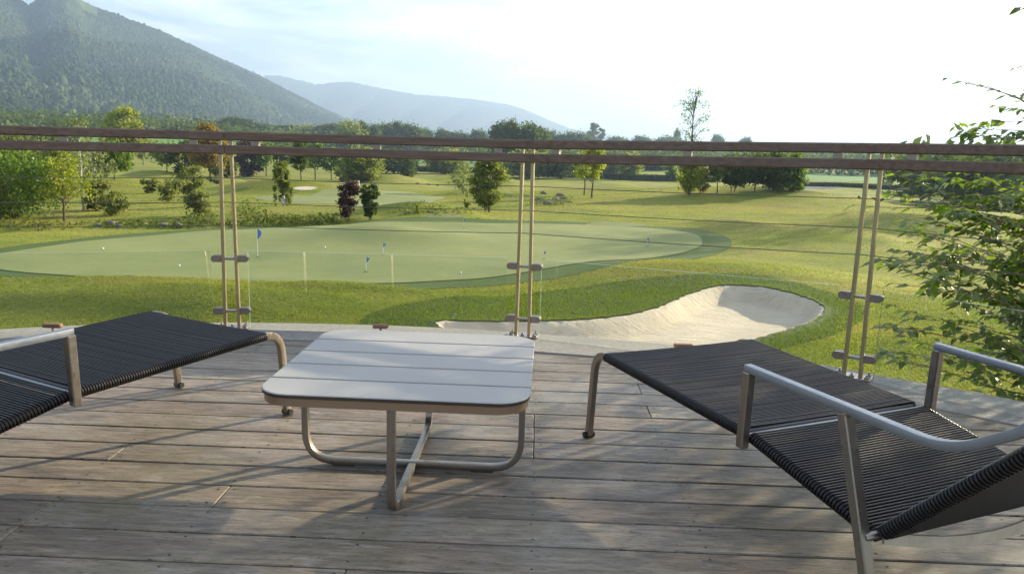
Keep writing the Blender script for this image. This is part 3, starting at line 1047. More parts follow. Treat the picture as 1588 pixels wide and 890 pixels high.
# ------------------------------------------------------------------ putting green flags and balls
M_FLAG = simple('blue_flag', (.12, .22, .55), .7, .3, 8, .15, 0)
M_WHITE = simple('white_plastic', (.75, .75, .73), .5)
M_HOLE = simple('cup_dark', (.02, .02, .02), .8)
def flags():
    spec = [(400, 401, 358, 1, 'largest one, just right of the left post'), (824, 366, 340, 1, 'between the two bars of the middle post'), (1003, 384, 370, .6, 'at the right end of the green'),
            (594, 397, 378, .6, 'near the middle of the green, the farther of two'), (568, 424, 400, .6, 'near the middle of the green, the nearer of two'), (719, 355, 341, .5, 'on the far edge of the green'), (843, 404, 391, .45, 'just right of the middle post'),
            ]
    for (u, v, vt, fs, txt) in spec:
        p = ground(u, v); D = math.hypot(p[0], p[1]); H = (v - vt) / FPX * D * 1.02
        root = empty('practice_flag', tuple(p + np.array([0, 0, .03])))
        tag(root, 'small blue flag, ' + txt, 'golf flag', 'blue flags on the putting green')
        a = MB(); a.cyl((0, 0, 0), (0, 0, H), .007, 6); a.build('pole', M_WHITE, root, True)
        f = MB(); fh = .36 * H; fw = .14 * H + .05
        n = 6; V = []
        for i in range(n + 1):
            for j in range(5):
                t = i / n; q = j / 4
                V.append((.008 + fw * t * (.5 + .5 * q) * (1 - .3 * t), .02 * math.sin(t * 7 + q * 3), H - fh * (.0 + (1 - q) * (1 - .45 * t)) * 1.0 - .14 * H * t))
        F = [(i * 5 + j, (i + 1) * 5 + j, (i + 1) * 5 + j + 1, i * 5 + j + 1) for i in range(n) for j in range(4)]
        f.add(V, F); f.add(np.array(V) + [0, .004, 0], [t_[::-1] for t_ in F]); f.build('flag_cloth', M_FLAG, root, True, 80)
        c = MB(); c.add([(.054 * math.cos(t), .054 * math.sin(t), .022) for t in np.linspace(0, 2 * math.pi, 14, endpoint=False)], [tuple(range(14))]); c.build('cup', M_HOLE, root)
    import bmesh
    bm = bmesh.new(); bmesh.ops.create_uvsphere(bm, u_segments=14, v_segments=9, radius=.028)
    me = bpy.data.meshes.new('golf_ball'); bm.to_mesh(me); bm.free(); me.materials.append(M_WHITE)
    for p_ in me.polygons: p_.use_smooth = True
    for k, (u, v, txt) in enumerate([(714, 427, 'near the front edge of the green below the middle'), (504, 387, 'to the right of the left post'), (160, 389, 'on the far left of the green'), (278, 416, 'on the left half of the green')]):
        p = ground(u, v); o = bpy.data.objects.new('golf_ball', me); COL.objects.link(o); o.location = (p[0], p[1], p[2] + .068)
        tag(o, 'white golf ball lying ' + txt, 'golf ball', 'golf balls on the putting green')
    # the tall flag on the far course
    p = ground(849, 274); root = empty('course_flag', tuple(p)); tag(root, 'thin distant flagstick with a red flag on the far fairway', 'golf flag')
    a = MB(); a.cyl((0, 0, 0), (0, 0, 1.6), .025, 6); a.build('pole', M_WHITE, root)
    f = MB(); f.box((.17, 0, 1.42), (.34, .02, .26)); f.build('flag_cloth', simple('red_flag', (.45, .05, .04)), root)
    # pale marker post beside the far green
    p = ground(556, 287); mk = MB(); mk.tube([(p[0], p[1], p[2]), (p[0], p[1], p[2] + .25), (p[0], p[1], p[2] + .42)], [.13, .11, .05], 8)
    o = mk.build('tee_marker', simple('pink_white', (.6, .45, .42))); tag(o, 'short pale pink marker on the far edge of the second green', 'marker')
flags()

# ------------------------------------------------------------------ rocks
def rock_mesh(seed, r):
    import bmesh
    bm = bmesh.new(); bmesh.ops.create_icosphere(bm, subdivisions=3, radius=1)
    rs = np.random.RandomState(seed); ph = rs.rand(9) * 6
    for v in bm.verts:
        c = v.co
        k = 1 + .16 * math.sin(c.x * 2.3 + ph[0]) + .13 * math.sin(c.y * 3.1 + ph[1]) + .08 * math.sin(c.z * 4 + ph[2] + c.x * 3)
        v.co = Vector((c.x * k * 1.25, c.y * k, c.z * k * .62)) * r
    me = bpy.data.meshes.new('rock'); bm.to_mesh(me); bm.free()
    return me
M_ROCK = simple('pale_rock', (.15, .14, .12), .9, .2, 9, .35, .8)
RK = [rock_mesh(s, 1.0) for s in range(3)]
for me in RK: me.materials.append(M_ROCK)
def rocks():
    spec = [(152, 350, .20, 'pale flat rock by the stream, left of the round white stone'), (172, 347, .24, 'round white stone standing on the stream bank at the left'), (184, 351, .17, 'small pale rock by the stream, right of the white stone'),
            (255, 350, .26, 'flat grey rock in the stream, left one of a pair'), (278, 350, .22, 'flat grey rock in the stream, right one of a pair'),
            (843, 301, .40, 'pale boulder at the back left of the rocky pond'), (868, 304, .42, 'pale boulder at the back right of the rocky pond'), (838, 311, .38, 'grey boulder at the left of the rocky pond'),
            (850, 317, .42, 'wide grey boulder at the front of the rocky pond'), (861, 311, .40, 'dark boulder in the middle of the rocky pond'), (873, 309, .36, 'small boulder at the right end of the rocky pond'),
            (648, 286, .35, 'small pale rock in the far fairway, left of three'), (664, 287, .42, 'small pale rock in the far fairway, middle of three'), (678, 288, .38, 'small pale rock in the far fairway, right of three'), (703, 470 + 20, .10, 'small pale stone on the grass just beyond the deck edge')]
    for k, (u, v, r, lab) in enumerate(spec):
        r = r * .55
        p = ground(u, v); o = bpy.data.objects.new('rock', RK[k % 3]); COL.objects.link(o)
        o.location = (p[0], p[1], p[2] + r * .25); o.scale = (r, r, r); o.rotation_euler = (0, 0, k * 1.7)
        tag(o, lab, 'rock', 'rocks on the golf course')
rocks()
p = ground(858, 313)
pw = MB(); pw.add([(p[0] + 1.1 * math.cos(t), p[1] + 1.3 * math.sin(t), p[2] + .03) for t in np.linspace(0, 2 * math.pi, 20, endpoint=False)], [tuple(range(20))])
tag(pw.build('pond', simple('dark_water', (.02, .022, .02), .6, .15, 3, .1, 0)), kind='structure')

# ------------------------------------------------------------------ trees
def unit(n, rng):
    v = rng.normal(size=(n, 3)); return v / np.linalg.norm(v, axis=1)[:, None]
def leaf_cards(C, size, rng, elong=1.5, up=.0):
    """quads (diamonds) at centres C with random facing"""
    n = len(C); nrm = unit(n, rng); nrm[:, 2] += up; nrm /= np.linalg.norm(nrm, axis=1)[:, None]
    t = np.cross(nrm, unit(n, rng)); t /= np.linalg.norm(t, axis=1)[:, None] + 1e-9
    b = np.cross(nrm, t)
    s = (size * rng.uniform(.6, 1.35, n))[:, None]
    V = np.stack([C - t * s * elong / 2, C - b * s / 2 + nrm * s * .12, C + t * s * elong / 2, C + b * s / 2 + nrm * s * .12], 1).reshape(-1, 3)
    F = np.arange(4 * n).reshape(-1, 4)
    return V, F
def tree_mesh(rng, H, Wd, bot=.25, nclump=40, nleaf=3500, leaf=.07, shape='round', mat_leaf='green', trunk=None, spread=.13, stems=1, trunk_r=None, parent=None, lean=0.0, mtrunk=None, fork=True):
    """tapered trunk with limbs, and a crown of leaf clumps spread through its volume"""
    mtrunk = mtrunk or M_TRUNK
    rw, z0 = Wd / 2 * .90, H * bot
    tr = trunk_r or H * .018
    tb = MB(); cl = []
    def env(z):   # crown radius factor at normalised height 0..1
        if shape == 'round': return math.sqrt(max(1 - (2 * z - 1) ** 2, 0)) ** .8
        if shape == 'vase': return .35 + .65 * math.sin(min(z * 1.25, 1) * math.pi / 2) if z < .85 else .9 * math.sqrt(max(1 - ((z - .85) / .17) ** 2, 0))
        if shape == 'cone': return (1 - z) ** .8 * 1.0 + .05
        if shape == 'oval': return math.sin(math.pi * min(max(z * .92 + .06, 0), 1)) ** .6
        if shape == 'weep': return (.75 + .25 * math.sin(z * 9)) * (1 if z < .8 else math.sqrt(max(1 - ((z - .8) / .22) ** 2, 0)))
        if shape == 'flat': return math.sqrt(max(1 - (1.6 * z - .6) ** 2, 0))
        return 1
    for k in range(nclump):
        z = rng.uniform(.04, .98) if shape != 'cone' else rng.uniform(0, 1) ** 1.4
        a = rng.uniform(0, 2 * math.pi); r = math.sqrt(rng.uniform(.08, 1)) * env(z) * rw * rng.uniform(.80, 1.08)
        cl.append((r * math.cos(a) + lean * z * H, r * math.sin(a), z0 + z * (H - z0)))
    cl = np.array(cl)
    # trunk(s)
    for sidx in range(stems):
        a = sidx * 2.4 + .3; o = .05 * Wd * (stems > 1)
        top = Vector((o * 3 * math.cos(a) + lean * H, o * 3 * math.sin(a), H * .93 if stems == 1 else H * rng.uniform(.7, .9)))
        b0 = Vector((o * math.cos(a), o * math.sin(a), -.15))
        path = [b0.lerp(top, t) + Vector((rng.normal() * H * .008, rng.normal() * H * .008, 0)) * (t > 0) for t in (0, .12, .3, .5, .7, .85, 1)]
        rr = [tr * f / math.sqrt(stems) for f in (1.25, 1, .82, .6, .4, .25, .1)]
        tb.tube(path, rr, 7)
        for c in cl[sidx::stems]:
            c = Vector(c); 
            zs = max(min(c.z - abs(Vector((c.x, c.y)).length) * .7, H * .8), z0 * .75)
            t = min(max(zs / (H * .93), .02), .95); s0 = b0.lerp(top, t)
            mid = s0.lerp(c, .5) + Vector((0, 0, .04 * H if shape != 'weep' else .08 * H))
            tb.tube([s0, mid, c], [tr * .28 * (1 - t * .6), tr * .17, tr * .05], 4, caps=False)
    trunk_o = tb.build('trunk', mtrunk, parent, True, 80)
    # leaves
    w = rng.uniform(.5, 1.5, nclump); cnt = (nleaf * w / w.sum()).astype(int) + 1
    pts = []; at = []
    sp = spread * Wd
    for c, n in zip(cl, cnt):
        q = rng.normal(size=(n, 3)) * sp * rng.uniform(.6, 1.15)
        q[:, 2] *= .7
        if shape == 'weep': q[:, 2] = -np.abs(q[:, 2]) * 3.4 + sp; q[:, :2] *= .55
        if shape == 'cone': q[:, 2] *= .5
        pts.append(np.array(c) + q)
        at.append(np.clip(rng.normal(rng.uniform(.2, .8), .18, n), 0, 1))
    C = np.concatenate(pts); at = np.concatenate(at)
    keep = C[:, 2] > (H * .02)
    C, at = C[keep], at[keep]
    V, F = leaf_cards(C, leaf, rng)
    crown = np_mesh('crown', V, F, LM[mat_leaf], parent, attr=at)
    return trunk_o, crown

TREES = [
 # x, base, top, width, shape, leaf, opts, name, label
 (18, 338, 250, 150, 'round', 'green', dict(bot=.03, nclump=110, nleaf=16000, spread=.10, stems=3), 'broad_shrub', 'big dense green shrub at the left edge of the lawn'),
 (101, 343, 262, 80, 'round', 'yellow', dict(bot=.38, nclump=45, nleaf=1500, trunk_r=.045), 'young_tree', 'small pale yellow green tree with a bare straight trunk right of the big green shrub'),
 (130, 327, 205, 62, 'oval', 'grey', dict(bot=.35, nclump=26, nleaf=900, mtrunk='b', trunk_r=.05), 'birch_tree', 'thin white stemmed birch right of the yellow green tree'),
 (147, 286, 222, 60, 'weep', 'grey', dict(bot=.25, nclump=26, nleaf=1500, mtrunk='b'), 'birch_tree', 'farther white stemmed birch behind the thin one'),
 (30, 292, 224, 105, 'round', 'grey', dict(bot=.15, nclump=55, nleaf=8000, spread=.11), 'willow_tree', 'grey green willow behind the big shrub at the left edge'),
 (90, 295, 238, 60, 'round', 'yellow', dict(bot=.1, nclump=35, nleaf=4000), 'yellow_bush', 'bright yellow green bush beside the grey green willow'),
 (88, 268, 214, 66, 'round', 'dark', dict(bot=.05, nclump=50, nleaf=6000), 'dark_tree', 'dark round tree above the yellow green bush'),
 (178, 279, 228, 48, 'oval', 'green', dict(bot=.25, nclump=30, nleaf=3800), 'young_tree', 'green upright tree with pale top right of the birches'),
 (196, 262, 181, 54, 'round', 'yellow', dict(bot=.25, nclump=60, nleaf=7000), 'tall_tree', 'bright lime green tree whose top rises above the handrail at the left'),
 (222, 256, 222, 30, 'vase', 'olive', dict(bot=.3, nclump=16, nleaf=900), 'small_tree', 'thin small tree on the brown mound, left one'),
 (259, 266, 228, 56, 'vase', 'olive', dict(bot=.35, nclump=28, nleaf=1700), 'small_tree', 'spreading small tree standing right of the brown mound'),
 (150, 327, 285, 34, 'round', 'pine', dict(bot=.05, nclump=26, nleaf=2600), 'pine_shrub', 'round pine shrub right of the thin birch'),
 (180, 334, 302, 40, 'round', 'pine', dict(bot=.1, nclump=18, nleaf=1800), 'pine_shrub', 'low ragged pine shrub near the white stone'),
 (232, 300, 281, 24, 'round', 'pine', dict(bot=.1, nclump=12, nleaf=900), 'pine_shrub', 'smallest round pine shrub on the slope'),
 (259, 314, 282, 42, 'vase', 'pine', dict(bot=.15, nclump=14, nleaf=1100, lean=.25), 'pine_shrub', 'leaning open pine shrub on the slope'),
 (296, 312, 264, 42, 'vase', 'pine', dict(bot=.15, nclump=22, nleaf=2300), 'pine_shrub', 'tallest pine shrub left of the left post'),
 (309, 336, 303, 44, 'round', 'pine', dict(bot=.2, nclump=20, nleaf=2200), 'pine_shrub', 'pine shrub by the stream left of the left post'),
 (336, 286, 262, 24, 'round', 'pine', dict(bot=.1, nclump=14, nleaf=1100), 'pine_shrub', 'pine shrub just below the orange tree'),
 (292, 273, 226, 44, 'round', 'dark', dict(bot=.03, nclump=40, nleaf=5500), 'dark_tree', 'dark tree directly left of the orange tree'),
 (327, 279, 203, 56, 'round', 'orange', dict(bot=.12, nclump=60, nleaf=6000), 'orange_tree', 'orange and green maple behind the left post'),
 (352, 276, 232, 30, 'round', 'dark', dict(bot=.02, nclump=24, nleaf=2500), 'dark_tree', 'narrow dark tree seen between the bars of the left post'),
 (384, 274, 226, 40, 'round', 'purple', dict(bot=.05, nclump=35, nleaf=4200), 'copper_tree', 'dark copper brown tree right of the left post'),
 (413, 274, 228, 42, 'flat', 'green', dict(bot=.35, nclump=30, nleaf=3000), 'orchard_tree', 'first dark crowned tree of the row behind the weeping birch'),
 (440, 272, 228, 36, 'flat', 'dark', dict(bot=.35, nclump=26, nleaf=2600), 'orchard_tree', 'second dark crowned tree of the row, above the weeping birch'),
 (467, 279, 226, 36, 'flat', 'dark', dict(bot=.30, nclump=26, nleaf=2800), 'orchard_tree', 'third dark crowned tree of the row with a thick double trunk'),
 (489, 279, 228, 38, 'flat', 'green', dict(bot=.35, nclump=26, nleaf=2600), 'orchard_tree', 'fourth tree of the row with a leaning trunk'),
 (514, 279, 232, 40, 'vase', 'green', dict(bot=.35, nclump=26, nleaf=2400), 'orchard_tree', 'fifth tree of the row, left of the round bushes'),
 (440, 320, 256, 36, 'weep', 'olive', dict(bot=.12, nclump=32, nleaf=3600, mtrunk='b', trunk_r=.06), 'weeping_birch', 'small weeping birch with a white trunk in front of the far green'),
 (563, 280, 236, 70, 'round', 'olive', dict(bot=.0, nclump=75, nleaf=9000, spread=.10, stems=3), 'round_bush', 'large round olive green bush at the right end of the tree row'),
 (538, 281, 248, 34, 'round', 'olive', dict(bot=.0, nclump=28, nleaf=2800), 'round_bush', 'smaller pale bush left of the large round bush'),
 (539, 343, 285, 38, 'vase', 'purple', dict(bot=.10, nclump=34, nleaf=3400, spread=.10, stems=3), 'purple_shrub', 'dark purple leaved shrub on the far side of the putting green'),
 (574, 341, 288, 32, 'vase', 'dark', dict(bot=.08, nclump=60, nleaf=5200, spread=.09, stems=4), 'green_shrub', 'dark green fan shaped shrub right beside the purple shrub'),
 (756, 329, 246, 60, 'oval', 'olive', dict(bot=.10, nclump=90, nleaf=12000, spread=.09, stems=3), 'feathery_tree', 'tall oval feathery tree beyond the putting green, left of the middle post'),
 (718, 300, 256, 46, 'oval', 'grey', dict(bot=.1, nclump=30, nleaf=620), 'thin_tree', 'thin pale tree just behind the feathery tree'),
 (725, 322, 302, 12, 'oval', 'yellow', dict(bot=.0, nclump=8, nleaf=400), 'small_plant', 'thin yellow plant left of the feathery tree trunk'),
 (648, 331, 319, 9, 'oval', 'yellow', dict(bot=.0, nclump=6, nleaf=260), 'small_plant', 'tiny yellow plant on the ridge right of the dark shrubs'),
 (906, 303, 238, 36, 'flat', 'yellow', dict(bot=.42, nclump=26, nleaf=1800), 'young_tree', 'slim yellow green tree right of the middle post, left one of two'),
 (918, 307, 228, 44, 'flat', 'yellow', dict(bot=.38, nclump=34, nleaf=2700), 'young_tree', 'slim yellow green tree right of the middle post, right one of two'),
 (975, 278, 240, 36, 'round', 'olive', dict(bot=.0, nclump=40, nleaf=4200), 'round_bush', 'round olive bush standing against the dark hedge'),
 (1037, 281, 258, 22, 'round', 'green', dict(bot=.1, nclump=14, nleaf=1000), 'small_tree', 'small green tree in front of the hedge left of the pinkish bush'),
 (1068, 302, 148, 66, 'oval', 'green', dict(bot=.42, nclump=62, nleaf=1250, spread=.075, trunk_r=.08, leaf=.075), 'tall_thin_tree', 'tall sparse tree whose open top stands against the white sky'),
 (1070, 302, 250, 50, 'round', 'yellow', dict(bot=.12, nclump=34, nleaf=3000), 'yellow_bush', 'yellow green bush round the trunk of the tall sparse tree'),
 (1086, 300, 264, 26, 'round', 'orange', dict(bot=.1, nclump=18, nleaf=1500), 'pinkish_bush', 'rusty pink bush at the right side of the tall sparse tree'),
 (1112, 300, 252, 30, 'round', 'olive', dict(bot=.35, nclump=26, nleaf=2200), 'small_tree', 'pale small tree between the pinkish bush and the dark clump'),
 (1137, 298, 247, 46, 'round', 'dark', dict(bot=.22, nclump=44, nleaf=5000, stems=3), 'clump_tree', 'dark tree at the left end of the clump by the cart path'),
 (1170, 297, 242, 46, 'round', 'dark', dict(bot=.25, nclump=44, nleaf=5000), 'clump_tree', 'dark tree in the middle of the clump by the cart path'),
 (1202, 297, 244, 50, 'round', 'dark', dict(bot=.12, nclump=50, nleaf=6000, stems=3), 'clump_tree', 'dark bushy tree with pale stems near the right of the clump'),
 (1228, 296, 244, 44, 'round', 'green', dict(bot=.0, nclump=50, nleaf=6000), 'clump_tree', 'sunlit green bush at the right end of the clump beside the cart path'),
 (1432, 292, 262, 60, 'round', 'olive', dict(bot=.1, nclump=50, nleaf=3500), 'round_bush', 'pale bush beyond the lawn behind the big leaved tree'),
 (1500, 300, 250, 90, 'round', 'dark', dict(bot=.05, nclump=60, nleaf=6000), 'dark_tree', 'dark tree beyond the lawn behind the big leaved tree'),
 (920, 240, 194, 22, 'vase', 'far', dict(bot=.4, nclump=14, nleaf=900), 'far_tree', 'thin far tree with a bare stem rising over the handrail right of the middle post'),
 (932, 240, 198, 13, 'oval', 'far', dict(bot=.1, nclump=16, nleaf=1200), 'far_tree', 'narrow upright far tree over the handrail, close right of the thin bare one'),
]
for idx, (u, v, vt, w, shp, lf, op, nm, lab) in enumerate(TREES):
    rng = np.random.default_rng(100 + idx)
    p = ground(u, v); D = math.hypot(p[0], p[1])
    H = (v - vt) / FPX * D; Wd = w / FPX * D
    op = dict(op)
    if op.get('mtrunk') == 'b': op['mtrunk'] = M_BIRCH
    op['spread'] = op.get('spread', .12) * .80; op['nleaf'] = int(op['nleaf'] * .72); op['nclump'] = int(op['nclump'] * 1.15)
    leaf = op.pop('leaf', max(.04, D * .0022))
    root = empty(nm, (p[0], p[1], p[2]))
    tag(root, lab, 'tree' if 'tree' in nm or 'birch' in nm else 'bush')
    if nm in ('pine_shrub', 'orchard_tree', 'clump_tree'): root['group'] = {'pine_shrub': 'pine shrubs on the slope', 'orchard_tree': 'row of trees behind the far green', 'clump_tree': 'clump of trees by the cart path'}[nm]
    tree_mesh(rng, H, Wd, shape=shp, mat_leaf=lf, leaf=leaf, parent=root, **op)

# copies of a few crowns for the far line of trees
PROTO = {}
def far_tree(kind, u, vb, vt, w, D, lab, grp, nm='far_tree'):
    if kind not in PROTO:
        rng = np.random.default_rng(500 + len(PROTO))
        root = empty(nm); 
        shp, lf = {'a': ('round', 'far'), 'b': ('oval', 'far'), 'c': ('round', 'dark'), 'd': ('round', 'olive'), 'e': ('cone', 'dark')}[kind]
        tree_mesh(rng, 1.0, 1.0, bot=.08, nclump=60, nleaf=5200, leaf=.045, shape=shp, mat_leaf=lf, spread=.10, parent=root, trunk_r=.02)
        PROTO[kind] = root; r = root
    else:
        r = copy_thing(PROTO[kind]); r.name = nm
    d = ray(u, vb); k = D / math.hypot(d[0], d[1]); x, y = d[0] * k, d[1] * k
    z = hp(x, y)
    dt = ray(u, vt); zt = CAM_H + dt[2] * D / math.hypot(dt[0], dt[1])
    r.location = (x, y, z - .1); hgt = max(zt - z, 1.0); wd = w / FPX * D * 1.35
    r.scale = (wd, wd, hgt); r.rotation_euler = (0, 0, u * .37)
    tag(r, lab, 'tree', grp)
G1 = 'trees along the far field edge'
FARS = [
 ('d', 541, 222, 191, 34, 330, 'pale round tree top just over the handrail right of the mountain foot'),
 ('b', 562, 222, 193, 22, 335, 'yellowish tree top just over the handrail beside the pale round one'),
 ('a', 578, 222, 197, 22, 340, 'small tree top over the handrail right of the yellowish one'),
 ('a', 596, 222, 195, 28, 380, 'far rounded tree over the handrail, left of the tallest far tree'),
 ('b', 616, 222, 193, 22, 385, 'far upright tree over the handrail, the tallest between the two posts'),
 ('a', 637, 222, 196, 34, 380, 'far wide rounded tree over the handrail, right of the tallest'),
 ('c', 660, 222, 203, 22, 420, 'small dark far tree over the handrail at the right of the wide one'),
 ('c', 683, 224, 203, 20, 430, 'small pointed far tree halfway between the posts over the handrail'),
 ('a', 708, 224, 207, 40, 430, 'low far tree barely over the handrail right of the pointed one'),
 ('a', 742, 226, 204, 26, 430, 'low far tree over the handrail left of the dark clump'),
 ('c', 778, 232, 195, 34, 220, 'dark leafy tree at the left of the dark clump by the middle post'),
 ('c', 794, 232, 192, 26, 222, 'dark pointed tree, highest of the dark clump by the middle post'),
 ('c', 818, 232, 196, 40, 220, 'dark wide tree of the clump right behind the middle post'),
 ('c', 838, 233, 204, 26, 224, 'dark low tree at the right end of the clump by the middle post'),
 ('a', 851, 228, 206, 24, 420, 'blue green round far tree right of the middle post over the handrail'),
 ('a', 870, 230, 210, 18, 420, 'low far tree close right of the blue green round one'),
 ('a', 892, 230, 208, 34, 420, 'wide low far tree left of the thin bare one'),
 ('a', 905, 232, 210, 26, 422, 'small far tree touching the wide low one'),
 ('a', 958, 232, 214, 30, 600, 'hazy far tree over the handrail right of the narrow upright one'),
 ('a', 995, 233, 213, 26, 600, 'hazy far tree midway to the tall sparse tree'),
 ('e', 1049, 232, 202, 14, 600, 'pointed far conifer left of the tall sparse tree'),
 ('a', 1040, 236, 214, 44, 590, 'wide hazy far tree at the foot of the pointed conifer'),
 ('a', 1112, 234, 211, 16, 650, 'lone small far tree over the handrail right of the tall sparse tree'),
 ('a', 1155, 235, 215, 16, 650, 'faint small far tree over the handrail, last before the white sky'),
 ('a', 20, 240, 214, 60, 190, 'dark tree between the rails at the left edge'),
 ('c', 365, 215, 184, 44, 420, 'dark round tree on the field edge at the left post'),
 ('c', 345, 214, 190, 40, 430, 'dark tree left of the left post over the handrail'),
 ('a', 400, 217, 192, 44, 430, 'far round tree right of the left post over the handrail'),
 ('a', 440, 217, 196, 44, 440, 'low far tree right of the left post, second one'),
 ('d', 475, 219, 196, 44, 430, 'pale far tree over the handrail below the mountain foot'),
 ('a', 510, 220, 194, 40, 430, 'far tree over the handrail left of the pale round one'),
 ('d', 505, 250, 236, 60, 200, 'tree behind the row of dark crowned trees'),
 ('c', 610, 256, 234, 60, 160, 'dark tree behind the far hedge, left of the small one'),
 ('c', 633, 266, 246, 18, 128, 'small dark tree standing against the far hedge'),
 ('d', 690, 262, 232, 50, 165, 'tree seen between the two rails behind the far hedge'),
 ('d', 820, 262, 236, 60, 150, 'tree behind the hedge and the middle post'),
 ('c', 870, 264, 238, 50, 150, 'dark tree behind the hedge right of the middle post'),
 ('a', 945, 262, 238, 40, 190, 'tree behind the hedge right of the slim yellow green trees'),
 ('a', 1010, 266, 240, 60, 230, 'tree behind the hedge left of the pinkish bush'),
]
for t in FARS: far_tree(*t, G1)

# ------------------------------------------------------------------ hedges (closely clipped leaf walls)
def hedge(px, topz, depth, lab):
    P = [ground(u, v) for u, v in px]
    rng = np.random.default_rng(len(px) + int(px[0][0]))
    root = empty('hedge', tuple(P[0])); tag(root, lab, 'hedge', 'clipped hedges before the crop field')
    C = []; mb = MB()
    for a, b in zip(P[:-1], P[1:]):
        Ln = np.linalg.norm(b - a); n = int(Ln * 150)
        t = rng.uniform(0, 1, n); q = a[None] * (1 - t[:, None]) + b[None] * t[:, None]
        d = (b - a) / Ln; nr = np.array([-d[1], d[0], 0])
        face = rng.uniform(0, 1, n)
        off = np.where(face < .55, -depth / 2 + rng.normal(0, .05, n), rng.uniform(-depth / 2, depth / 2, n))
        z = np.where(face < .55, rng.uniform(0, topz, n), topz + rng.normal(0, .04, n))
        C.append(q + nr * off[:, None] + np.column_stack([np.zeros(n), np.zeros(n), z]))
        A_, B_ = Vector(a) - P0v(P[0]), Vector(b) - P0v(P[0])
        mb.bar((A_.x, A_.y, A_.z + topz / 2 - .1), (B_.x, B_.y, B_.z + topz / 2 - .1), depth * .8, topz)
    C = np.concatenate(C) - P[0]
    V, F = leaf_cards(C, .16, rng)
    np_mesh('foliage', V, F, LM['dark'], root, attr=rng.uniform(0, 1, len(C)))
    mb.build('branches', simple('hedge_core', (.022, .03, .015), .95), root)
def P0v(p): return Vector(p)
hedge([(560, 264), (592, 265), (660, 266), (730, 268), (784, 270)], 1.05, 1.2, 'long dark clipped hedge left of the middle post, below the light green field')
hedge([(786, 270), (880, 275), (960, 279), (1040, 281), (1110, 283)], 1.05, 1.2, 'long dark clipped hedge between the middle post and the pinkish bush')
hedge([(1244, 289), (1300, 290), (1360, 293), (1440, 297), (1560, 302)], .75, 1.0, 'dark clipped hedge right of the cart path')

# ------------------------------------------------------------------ rough growth on the stream bank (uncountable)
def bank():
    rng = np.random.default_rng(77); C = []
    for (u0, u1, v0, v1, n, hh) in [(395, 525, 336, 345, 1500, .09), (200, 380, 345, 349, 600, .06), (-60, 200, 347, 351, 420, .05), (372, 398, 322, 340, 360, .32), (300, 330, 334, 345, 240, .22), (620, 740, 324, 328, 240, .07), (820, 880, 308, 320, 500, .18)]:
        uu = rng.uniform(u0, u1, 60); vv = rng.uniform(v0, v1, 60)
        for a, b in zip(uu, vv):
            p = ground(a, b); k = n // 60
            q = np.tile(p, (k, 1)) + rng.normal(size=(k, 3)) * np.array([.35, .35, 0]); 
            q[:, 2] = h_fn(q[:, 0], q[:, 1]) + rng.uniform(0, hh, k)
            C.append(q)
    C = np.concatenate(C); V, F = leaf_cards(C, .06, rng, 2.6)
    o = np_mesh('bank_plants', V, F, LM['reed'], attr=rng.uniform(0, 1, len(C))); tag(o, kind='stuff')
bank()

# ------------------------------------------------------------------ short grass blades on the near lawn
def grass():
    rng = np.random.default_rng(9)
    n = 330000; n2 = 110000
    r = np.sqrt(rng.uniform(9.5 ** 2, 25 ** 2, n)); r = 9.5 + (r - 9.5) * rng.uniform(.35, 1, n)
    r = np.concatenate([r, np.sqrt(rng.uniform(24 ** 2, 62 ** 2, n2))]); n = n + n2
    a = rng.uniform(-.66, .66, n)
    X, Y = r * np.sin(a), r * np.cos(a)
    bad = inside(FR, X, Y) | inside(SAND, X, Y) | inside(FG, X, Y)
    X, Y = X[~bad], Y[~bad]; far = np.hypot(X, Y) / 20
    col = inside(COLLAR, X, Y)
    Z = h_fn(X, Y) + np.where(col, .010, 0)
    hgt = rng.uniform(.012, .034, len(X)) * np.where(col, 1.5, 1.0)
    w = rng.uniform(.006, .012, len(X)) * np.maximum(1, far * 1.3)
    th = rng.uniform(0, math.pi, len(X)); lx, ly = rng.normal(0, .5, len(X)) * hgt, rng.normal(0, .5, len(X)) * hgt
    dx, dy = np.cos(th) * w, np.sin(th) * w
    V = np.stack([np.stack([X - dx, Y - dy, Z], 1), np.stack([X + dx, Y + dy, Z], 1), np.stack([X + lx, Y + ly, Z + hgt], 1)], 1).reshape(-1, 3)
    F = np.arange(len(X) * 3).reshape(-1, 3)
    at = np.clip(.62 + .42 * fbm(X * .6, Y * 1.5, .8, 4) + rng.normal(0, .18, len(X)), 0, 1) * np.where(col, .35, 1)
    dry = np.zeros(len(X))
    for (u, v, rx, ry) in [(1180, 318, 9, 5), (1330, 350, 7, 4), (1420, 420, 5, 3), (1000, 318, 7, 4), (1450, 345, 8, 5), (240, 262, 8, 5)]:
        g = ground(u, v); dry += np.exp(-((X - g[0]) / rx) ** 2 - ((Y - g[1]) / ry) ** 2)
    dry = np.clip(dry * (.75 + .5 * fbm(X, Y, .9, 3)), 0, 1)
    at = np.clip(at * (1 - dry) + dry * (1.15 + rng.normal(0, .1, len(X))), 0, 1)
    m = leaf_mat('grass_blade', (.085, .13, .016), (.22, .245, .028), (.30, .24, .08), trans=.42, gloss=.05)
    o = np_mesh('grass', V, F, m, attr=at); tag(o, kind='stuff')
grass()

